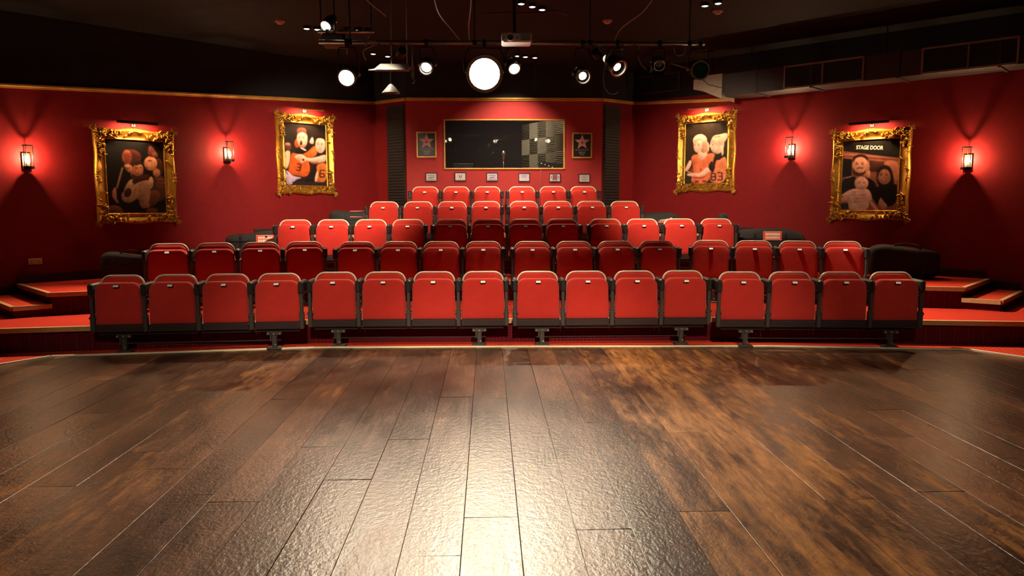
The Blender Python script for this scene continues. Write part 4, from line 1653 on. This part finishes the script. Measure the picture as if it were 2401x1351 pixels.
tag(o, 'small round black pouch on the end seat of the third row, air-duct side', 'pouch')


# ------------------------------------------------------------------ lighting rig
RIG_Y = 8.0
a, b = at_y(748, 103, RIG_Y), at_y(1652, 98, RIG_Y)
BAR_Z = (a.z + b.z) / 2
t = thing('lighting_bar', 'long steel lighting bar hung under the black ceiling', 'lighting bar', ((a.x + b.x) / 2, RIG_Y, BAR_Z))
L_ = b.x - a.x
MB().tube([(-L_ / 2, 0, 0), (L_ / 2, 0, 0)], .021, 12).build('bar', M['steel'], t, True)
for x in (-.42, -.1, .2, .46):
    m = MB()
    m.tube([(x * L_, .0, .0), (x * L_, .0, ZC - BAR_Z)], .007, 6)
    m.lathe([(-.02, .03), (.02, .03)], (x * L_, 0, 0), (1, 0, 0), 10, True, True)
    m.build('hanger', M['blackmetal'], t)
for x in (-.33, .30, .40):
    MB().tube([(x * L_ + .10 * math.cos(R(q)), -.01, -.09 + .10 * math.sin(R(q)) * .9) for q in range(0, 361, 24)], .006, 6).build('cable_loop', M['darkcable'], t, True)

a2, b2 = at_y(752, 74, 8.35), at_y(872, 75, 8.35)
t = thing('lighting_bar', 'short upper lighting bar above the hung loudspeaker', 'lighting bar', ((a2.x + b2.x) / 2, 8.35, a2.z))
MB().tube([(-.30, 0, 0), (.30, 0, 0)], .016, 10).build('bar', M['steel'], t, True)
for x in (-.27, .27):
    MB().tube([(x, 0, 0), (x, 0, ZC - a2.z)], .007, 6).build('hanger', M['blackmetal'], t)


def par_lamp(px_, py_, label, r, L_, lens, target, energy, Y=RIG_Y, barz=None, cone=58, doors=False, body='blackmetal', hot=.90):
    c = at_y(px_, py_, Y)
    bz = (barz if barz is not None else BAR_Z) - c.z
    t = thing('stage_lamp', label, 'stage lamp', c, 0, 'stage lamps on the rig')
    ax = (Vector(target) - c).normalized()
    sd = ax.cross(Vector((0, 0, 1))).normalized()
    m = MB()
    m.lathe([(-L_, r * .30), (-L_ * .96, r * .55), (-L_ * .6, r * .80), (-L_ * .55, r * .92), (-.01, r), (.035, r * 1.02), (.035, r * .94), (.002, r * .90)], (0, 0, 0), ax, 22, True, False)
    for k in range(3):
        m.lathe([(-L_ * (.50 - .12 * k), r * .97), (-L_ * (.48 - .12 * k), r * 1.05), (-L_ * (.46 - .12 * k), r * .97)], (0, 0, 0), ax, 22)
    m.build('can', M[body], t, 35)
    MB().lathe([(0, .001), (.006, r * hot * .55), (.002, r * hot)], (0, 0, 0), ax, 22).build('lens', M[lens], t, True)
    if hot < .9:
        MB().lathe([(.003, r * hot), (.003, r * .95), (-.004, r * .95), (-.004, r * hot), (.003, r * hot)], (0, 0, 0), ax, 22).build('front_plate', M['post'], t, 40)
    m = MB()
    m.lathe([(.030, r * .92), (.030, r * 1.12), (.045, r * 1.12), (.045, r * .92), (.030, r * .92)], (0, 0, 0), ax, 22)
    m.build('gel_ring', M['steel'], t, 40)
    m = MB()
    q = ax * (-L_ * .30)
    for s in (-1, 1):
        m.tube([q + sd * s * r * 1.22, q * .7 + sd * s * r * 1.24 + Vector((0, 0, bz * .45)), sd * s * r * .95 + Vector((0, 0, bz - .055))], .0075, 6)
    m.tube([sd * r * .97 + Vector((0, 0, bz - .055)), sd * -r * .97 + Vector((0, 0, bz - .055))], .0075, 6)
    m.build('yoke', M['blackmetal'], t, True)
    for s in (-1, 1):
        MB().lathe([(0, .016), (.022, .020), (.030, .012)], q + sd * s * r * 1.0, sd * s, 10, True, True).build('knob', M['steel'], t, True)
    m = MB()
    m.lathe([(-.018, .034), (.018, .034)], (0, 0, bz), (1, 0, 0), 12, True, True)
    m.box((0, 0, bz - .035), (.03, .03, .05))
    m.build('clamp', M['blackmetal'], t)
    if doors:
        for k in range(4):
            a_ = math.pi / 2 * k
            w_ = sd * math.cos(a_) + sd.cross(ax) * math.sin(a_)
            v_ = ax.cross(w_)
            p0 = ax * .045 + w_ * r * 1.05
            p1 = p0 + ax * r * .9 + w_ * r * .75
            e0, e1 = v_ * r * .8, v_ * r * 1.05
            n_ = (p1 - p0).cross(v_).normalized() * .0025
            V = [p0 - e0, p0 + e0, p1 + e1, p1 - e1]
            MB().add([v + n_ for v in V] + [v - n_ for v in V], [(0, 1, 2, 3), (7, 6, 5, 4), (0, 4, 5, 1), (1, 5, 6, 2), (2, 6, 7, 3), (3, 7, 4, 0)]).build('barn_door', M['blackmetal'], t)
    if energy:
        light('SPOT', 'stage_lamp_beam', tuple(ax * .06), energy, WARM, t, tuple(ax * 3), size=r * .8, angle=cone, blend=.8)
    return t


par_lamp(815, 180, 'lit stage lamp hanging lowest on the bar below the loudspeaker', .088, .22, 'lens', (-2.2, 2.2, .0), POW['par'] * 1.5, doors=False)
par_lamp(1000, 157, 'lit stage lamp on the bar between the flat batten and the big floodlight', .068, .19, 'lens_dim', (-1.2, 3.4, .0), POW['par'], hot=.8)
par_lamp(1136, 172, 'big glaring stage floodlight in the middle of the bar', .172, .26, 'lens_big', (.12, .6, .3), POW['big'], cone=84)
par_lamp(1204, 157, 'small lit stage lamp close beside the big floodlight', .060, .16, 'lens', (1.2, 4.2, .0), POW['par'])
par_lamp(1366, 178, 'lit stage lamp on a long straight yoke', .070, .20, 'lens', (2.0, 2.6, .0), POW['par'] * 1.2, hot=.58)
par_lamp(1447, 157, 'stage lamp with dark front plate and small bright opening', .085, .22, 'lens_dim', (3.4, 4.4, .0), POW['par'] * 1.2, hot=.50)
par_lamp(1640, 164, 'unlit stage lamp with a dark green colour gel', .088, .24, 'green', (2.0, 2.0, 1.2), 0, doors=False)
par_lamp(1545, 150, 'unlit stage lamp with open barn doors', .055, .16, 'lamp_off', (1.5, 4.0, .0), 0, doors=True)
par_lamp(768, 57, 'glowing stage lamp on the short upper bar', .060, .16, 'lens', (-3.4, 4.6, .0), POW['par'] * 1.2, Y=8.35, barz=a2.z)

# arm between the barn-door lamp and the green lamp
p0, p1 = at_y(1562, 146, RIG_Y), at_y(1626, 164, RIG_Y)
o = MB().tube([p0, p1], .007, 6).build('rig_arm', M['steel'], None, True)
tag(o, 'thin bright metal arm from the barn-door lamp to the green lamp', 'bracket')
# flat batten
g = at_y(918, 158, 9.0)
t = thing('light_batten', 'flat grey lamp batten hanging below the bar', 'batten', g)
V = [(-.20, 0, -.035), (.20, 0, -.035), (.22, 0, .0), (.20, 0, .03), (-.12, 0, .03), (-.16, 0, .0)]
m = MB()
n = len(V)
m.add([(x, -.06, z) for x, _, z in V] + [(x, .06, z) for x, _, z in V], [tuple(range(n)), tuple(range(2 * n - 1, n - 1, -1))] + [((i + 1) % n, i, n + i, n + (i + 1) % n) for i in range(n)])
m.build('hood', M['hood'], t)
MB().tube([(-.17, -.05, -.03), (-.22, -.05, -.035), (-.26, -.05, -.040)], .010, 6).build('lip', M['steel'], t, True)
for x in (0.0, .18):
    MB().tube([(x, 0, .03), (x, 0, ZC - g.z)], .006, 6).build('hanger', M['steel'], t)
# cone pendant
g = at_y(917, 219, 10.5)
t = thing('cone_pendant', 'small grey cone lampshade hanging below the batten', 'pendant lamp', g)
m = MB()
m.lathe([(0, .125), (.01, .122), (.115, .028), (.125, .012)], (0, 0, 0), (0, 0, 1), 20, False, True)
m.build('shade', M['hood'], t, 40)
MB().tube([(0, 0, .12), (0, 0, ZC - g.z)], .004, 6).build('cord', M['darkcable'], t)
# hanging hook
g = at_y(967, 130, 8.0)
t = thing('rigging_hook', 'steel safety chain with hook hanging from the bar', 'hook', (g.x, 8.0, BAR_Z - .02))
MB().tube([(0, 0, 0), (0, 0, -.22)], .007, 6).build('rod', M['steel'], t, True)
m = MB()
for i in range(4):
    m.tube([(.012 * math.cos(R(q)), 0, -.235 - .028 * i + .018 * math.sin(R(q))) for q in range(0, 361, 45)], .005, 5)
m.build('chain', M['steel'], t, True)
MB().tube([(.0, 0, -.34), (.016, 0, -.37), (.008, 0, -.395), (-.012, 0, -.39)], .006, 6).build('hook', M['steel'], t, True)

# hung loudspeaker
g = at_y(781, 92, 8.12)
t = thing('loudspeaker', 'grey box loudspeaker hung between the two lighting bars', 'loudspeaker', g)
MB().bbox((0, .10, 0), (.25, .22, .115), .008).build('cabinet', M['blackmetal'], t)
MB().bbox((-.01, -.013, 0), (.215, .008, .092), .003).build('grille', M['speaker'], t)
MB().box((.135, .02, -.045), (.008, .06, .20)).build('side_plate', M['steel'], t)
MB().tube([(.0, .1, .05), (.0, .1, ZC - g.z)], .008, 6).build('hanger', M['blackmetal'], t)

# projector
g = at_y(1212, 87, 7.6)
t = thing('projector', 'white video projector hanging upside down from the ceiling', 'projector', g)
MB().bbox((0, .12, 0), (.300, .24, .092), .012).build('case', M['projector'], t)
MB().bbox((-.02, .10, .052), (.05, .05, .018), .004).build('mount_plate', M['projector'], t)
MB().tube([(-.02, .10, .05), (-.02, .10, ZC - g.z)], .017, 10).build('ceiling_pole', M['blackmetal'], t)
m = MB()
m.lathe([(-.004, .040), (.018, .040), (.018, .032), (.004, .028)], (-.065, 0, .0), (0, -1, 0), 20)
m.build('lens_ring', M['projector'], t, 40)
MB().lathe([(.0, .001), (.006, .020), (.004, .030)], (-.065, 0, 0), (0, -1, 0), 18).build('lens', M['lamp_off'], t, True)
gr = MB().box((.085, -.001, 0), (.095, .004, .066)).build('vent', M['post'], t)
m = MB()
for i in range(6):
    m.box((.045 + .016 * i, -.004, 0), (.004, .004, .066))
for i in range(5):
    m.box((.085, -.004, -.028 + .014 * i), (.095, .004, .004))
m.build('vent_grid', M['projector'], gr)
MB().box((.005, -.001, -.004), (.026, .003, .008)).build('logo', M['post'], t)
MB().box((-.128, -.001, 0), (.010, .003, .014)).build('sensor', M['post'], t)

# ceiling downlights: small recessed spots that light the tiers
DL = [(719, 62), (744, 64), (813, 66), (838, 66), (863, 67), (875, 122), (909, 128), (1213, 127), (1232, 129), (1254, 131), (1653, 8), (1684, 2), (1222, 3), (1248, 10), (1271, 17)]
ORD5 = ['first', 'second', 'third', 'fourth', 'fifth']
DLAB = ['small glowing ceiling spot above the short lighting bar, %s from the smoke detector' % q for q in ORD5]
DLAB += ['small glowing ceiling spot in the line above the booth, %s from the power-socket wall' % q for q in ORD5]
DLAB += ['small glowing ceiling spot further from the wall, beside the smoke detector by the ducts', 'small glowing ceiling spot nearer the wall, beside the smoke detector by the ducts']
DLAB += ['small glowing ceiling spot above the projector, %s in its slanting line' % q for q in ORD5[:3]]
for i, (px_, py_) in enumerate(DL):
    g = at_z(px_, py_, ZC)
    t = thing('ceiling_downlight', DLAB[i], 'ceiling light', (g.x, g.y, ZC - .002), 0, 'small glowing ceiling spots')
    MB().lathe([(0, .050), (-.030, .050), (-.034, .044), (-.030, .036)], (0, 0, 0), (0, 0, 1), 16, True, False).build('rim', M['blackmetal'], t, 40)
    MB().lathe([(-.030, .036), (-.036, .020), (-.038, .001)], (0, 0, 0), (0, 0, 1), 16).build('lamp', M['down'], t, True)

DOWN = [  # (downlight index, aim point, factor, cone)
    (0, (-5.3, 8.0, .2), 5.0, 36), (1, (-3.3, 8.4, .4), 1.3, 56), (2, (-2.4, 9.4, .6), 1.0, 56), (4, (-.9, 9.2, .5), 1.0, 60),
    (12, (-.3, 12.5, 1.6), 2.4, 38), (14, (1.0, 12.5, 1.6), 2.0, 38), (13, (.3, 8.2, .3), 1.2, 84), (8, (.3, 10.4, 1.0), .8, 66), (9, (1.8, 9.6, .6), .9, 60),
    (7, (.3, 13.0, 1.2), 1.3, 100), (10, (5.7, 8.0, .2), 5.5, 38), (11, (3.6, 8.8, .4), 1.4, 56)]
for i, tg, f, cn in DOWN:
    g = at_z(*DL[i], ZC)
    light('SPOT', 'downlight_beam', (g.x, g.y, ZC - .06), POW['down'] * f, WARM, None, tg, size=.04, angle=cn, blend=.9)

# two open floods on the wings of the bar that face the house walls
for x, tgt, lab, e in ((-.90, (-3.0, 12.7, 1.25), 'small flood on the bar facing the wall on the socket side', 1.2), (1.16, (3.9, 12.2, 1.25), 'small flood on the bar facing the wall on the duct side', 1.2)):
    c = Vector((x, RIG_Y + .06, BAR_Z - .10))
    t = thing('house_flood', lab, 'flood light', c, 0, 'house floods on the bar')
    ax = (Vector(tgt) - c).normalized()
    m = MB()
    m.lathe([(-.07, .02), (-.06, .045), (.02, .055), (.02, .048), (.0, .044)], (0, 0, 0), ax, 16, True, False)
    m.build('can', M['blackmetal'], t, 40)
    MB().lathe([(0, .001), (.004, .043)], (0, 0, 0), ax, 16).build('lens', M['lens_dim'], t, True)
    MB().tube([(0, 0, .04), (0, -.06, .10)], .006, 6).build('stem', M['blackmetal'], t)
    light('SPOT', 'house_flood_beam', tuple(ax * .03), POW['track'] * e, WARM, t, tuple(ax * 3), size=.05, angle=56, blend=1.0)

# unseen bar of fill lamps, added over the stage to light the front row
t = thing('lighting_bar', 'added unseen steel bar over the stage, for the fill lamps', 'lighting bar', (.25, 3.6, 3.60))
MB().tube([(-3.4, 0, 0), (3.4, 0, 0)], .022, 10).build('bar', M['steel'], t, True)
for x in (-2.6, 0, 2.6):
    MB().tube([(x, 0, 0), (x, 0, .30)], .007, 6).build('hanger', M['blackmetal'], t)
for x, tx, e, lab in ((-2.9, -3.3, .17, 'socket side end'), (-1.3, -1.5, .62, 'second from the socket side end'), (.25, .3, 1.0, 'middle'), (1.8, 2.1, .60, 'second from the duct side end'), (3.4, 3.9, .14, 'duct side end')):
    c = Vector((x, 3.6, 3.42))
    t = thing('added_fill_lamp', 'added unseen fill lamp over the stage, ' + lab, 'stage lamp', c, 0, 'added fill lamps over the stage')
    ax = (Vector((tx, 7.45, .0)) - c).normalized()
    m = MB()
    m.lathe([(-.20, .03), (-.18, .06), (-.02, .09), (.03, .09), (.03, .08), (.0, .078)], (0, 0, 0), ax, 18, True, False)
    m.build('can', M['blackmetal'], t, 40)
    MB().lathe([(0, .001), (.005, .078)], (0, 0, 0), ax, 18).build('lens', M['lens_dim'], t, True)
    MB().tube([(0, 0, .08), (0, 0, .18)], .008, 6).build('stem', M['blackmetal'], t)
    light('SPOT', 'added_fill_beam', tuple(ax * .05), POW['front'] * e, WARM, t, tuple(ax * 3), size=.08, angle=38, blend=1.0)

# smoke detectors
for (px_, py_), lab in (((656, 48), 'round smoke detector on the ceiling near the short lighting bar'), ((1683, 24), 'round smoke detector on the ceiling beside the two ceiling spots'), ((1424, 47), 'round smoke detector on the ceiling behind the projector')):
    g = at_z(px_, py_, ZC)
    t = thing('smoke_detector', lab, 'smoke detector', (g.x, g.y, ZC))
    MB().lathe([(0, .062), (-.020, .062), (-.026, .056)], (0, 0, 0), (0, 0, 1), 20, False, True).build('base', M['detector'], t, 40)
    MB().lathe([(-.026, .040), (-.044, .034), (-.050, .012)], (0, 0, 0), (0, 0, 1), 18, False, True).build('sensor', M['detector'], t, 40)


def cable(pts, label, mt='cable', r=.006):
    """pts: pixels with the hall depth they hang at"""
    P = [at_y(*p) for p in pts]
    for q in P:
        q.z = min(q.z, ZC - .01)
    Q = []
    for i in range(len(P) - 1):
        p0, p1, p2, p3 = P[max(i - 1, 0)], P[i], P[i + 1], P[min(i + 2, len(P) - 1)]
        for s in range(6):
            t_ = s / 6
            Q.append(.5 * ((2 * p1) + (p2 - p0) * t_ + (2 * p0 - 5 * p1 + 4 * p2 - p3) * t_ ** 2 + (3 * p1 - p0 - 3 * p2 + p3) * t_ ** 3))
    Q.append(P[-1])
    o = MB().tube(Q, r, 6).build('cable', M[mt], None, True)
    tag(o, label, 'cable', 'loose cables of the lighting rig')
    return o


cable([(1012, -40, 7.2), (1022, 15, 7.4), (1035, 42, 7.6), (1052, 62, 7.8), (1080, 96, 8.0)], 'pale cable curving down to the bar before the big floodlight')
cable([(1107, -40, 7.4), (1103, 20, 7.6), (1099, 62, 7.8), (1101, 98, 8.0)], 'pale straight cable dropping to the big floodlight')
cable([(1545, -25, 7.4), (1510, 25, 7.6), (1475, 52, 7.8), (1452, 72, 7.95), (1440, 97, 8.0)], 'pale cable slanting down to the dark-fronted lamp')
cable([(840, -20, 7.6), (866, 6, 7.8), (890, 26, 8.0), (905, 38, 8.2)], 'pale cable slanting across the ceiling beyond the short bar')
cable([(865, 82, 8.0), (856, 108, 7.97), (866, 96, 7.96), (885, 101, 7.97), (872, 108, 7.97), (852, 120, 7.98), (858, 142, 8.0)], 'white cable looped over the bar beside the loudspeaker', 'cable', .007)
cable([(1130, 30, 9.75), (1175, 25, 9.7), (1225, 23, 9.7), (1255, 25, 9.7), (1280, 24, 9.7), (1296, 18, 9.6), (1315, 20, 9.65), (1330, 30, 9.8)], 'dull wavy cable along the ceiling above the projector', 'darkcable')
cable([(1500, 105, 8.0), (1495, 125, 8.0), (1503, 150, 8.0), (1516, 164, 8.0)], 'thin cable drooping from the bar to the barn-door lamp', 'cable', .004)
cable([(1580, 108, 8.0), (1583, 125, 7.99), (1592, 131, 7.99), (1604, 125, 7.99), (1609, 108, 8.0)], 'pale cable hanging in a loop beside the barn-door lamp', 'cable', .005)
cable([(1436, 110, 8.0), (1420, 150, 8.0), (1415, 182, 8.0), (1418, 205, 7.99), (1428, 219, 7.99), (1440, 221, 7.99), (1449, 216, 7.99)], 'thin cable loop below the dark-fronted lamp', 'cable', .004)
cable([(1264, 102, 8.0), (1262, 135, 8.0), (1254, 165, 7.99), (1255, 190, 7.99), (1261, 199, 8.0)], 'thin cable hanging beside the small lit lamp', 'darkcable', .004)

# ------------------------------------------------------------------ ventilation duct along the wall
OFF = .80
KD = KR - OFF * 1.4142


def duct_pt(px_):
    d = ray(px_, 200)
    s = KD / (d.y + d.x)
    return Vector((d.x * s, d.y * s))


a, b = duct_pt(1694), duct_pt(2560)
dv = (b - a).normalized()
nv_ = Vector((-.7071, -.7071))
D0, D1 = 3.145, 3.47
t = thing('ventilation_duct', 'long dark metal ventilation duct hanging along the wall under the ceiling', 'duct', (a.x, a.y, D0), R(-45))
L_ = (b - a).length
HT = D1 - D0
m = MB()
# box with a rounded far end, local x along the duct, local +y towards the wall
prof = [(0.05, 0)] + [(L_, 0), (L_, .46), (.22, .46), (.10, .40), (.02, .24), (.0, .10)]
m.prism(prof, 0, HT)
m.build('duct_body', M['duct'], t)
for x in (.0 + L_ * .12, L_ * .30, L_ * .55, L_ * .80):
    MB().box((x, .23, HT / 2), (.03, .49, HT + .03)).build('duct_flange', M['duct'], t)
for x in (.35, L_ * .5, L_ * .9):
    MB().tube([(x, .23, HT), (x, .23, ZC - D0)], .008, 6).build('hanger', M['blackmetal'], t)
for p0, p1, q0, q1 in ((1838, 2025, .02, .04), (2158, 2385, .02, .02)):
    x0 = (duct_pt(p0) - a).dot(dv)
    x1 = (duct_pt(p1) - a).dot(dv)
    g = MB()
    for cx, cz, sx, sz in (((x0 + x1) / 2, HT - .012, x1 - x0, .024), ((x0 + x1) / 2, .012, x1 - x0, .024), (x0 + .012, HT / 2, .024, HT), (x1 - .012, HT / 2, .024, HT), ((x0 + x1) / 2, HT / 2, .02, HT)):
        g.box((cx, -.010, cz), (sx, .025, sz))
    gf = g.build('grille_frame', M['speaker'], t)
    MB().box(((x0 + x1) / 2, -.001, HT / 2), (x1 - x0 - .03, .004, HT - .03)).build('grille_back', M['slatblack'], gf)
    for i in range(11):
        MB().box(((x0 + x1) / 2, -.008, .035 + i * .0255), (x1 - x0 - .04, .016, .005)).build('grille_slat', M['grille'], gf)
# canvas collar at the end of the duct
c0 = at_y(1650, 190, 10.9)
t = thing('canvas_collar', 'pale canvas duct collar hanging at the end of the ventilation duct', 'duct collar', (a.x, a.y, D0), R(-45))
P = [Vector((a.x, a.y, 0)) + Vector((0, 0, 0))]
q = [(-.02, .02, -.03), (-.02, .44, -.05), (-.02, .44, HT + .02), (-.02, .02, HT + .02), (-.40, .02, .14), (-.40, .34, .14), (-.40, .34, HT + .02), (-.40, .02, HT + .02), (-.52, .04, .16), (-.52, .30, .16), (-.52, .30, .30), (-.52, .04, .30)]
MB().add(q, [(0, 4, 7, 3), (1, 2, 6, 5), (3, 7, 6, 2), (0, 1, 5, 4), (0, 3, 2, 1), (4, 8, 11, 7), (5, 6, 10, 9), (7, 11, 10, 6), (4, 5, 9, 8), (8, 9, 10, 11)]).build('canvas', M['flex'], t)
MB().tube([(-.36, .012, .30), (-.24, .010, .20), (-.02, .010, .13)], .006, 6).build('seam', M['darkcable'], t, True)
MB().tube([(-.30, .2, HT), (-.30, .2, ZC - D0)], .007, 6).build('hanger', M['blackmetal'], t)
# return air grille on the black wall above the trim
d0, d1 = on_wall(1500, 200, KR, 1), on_wall(1596, 195, KR, 1)
c = (d0 + d1) / 2
n = Vector((-.7071, -.7071, 0))
t = thing('air_grille', 'dark louvred air grille on the black wall above the gold trim', 'air grille', (c.x + n.x * .003, c.y + n.y * .003, 3.60), R(-45))
wd = (d1 - d0).length * .95
m = MB()
for cx, cz, sx, sz in ((0, .15, wd, .025), (0, -.15, wd, .025), (-wd / 2, 0, .025, .32), (wd / 2, 0, .025, .32)):
    m.box((cx, -.015, cz), (sx, .03, sz))
m.build('frame', M['grille'], t)
for i in range(8):
    MB().box((0, -.012, -.115 + .033 * i), (wd, .022, .007)).build('slat', M['grille'], t)
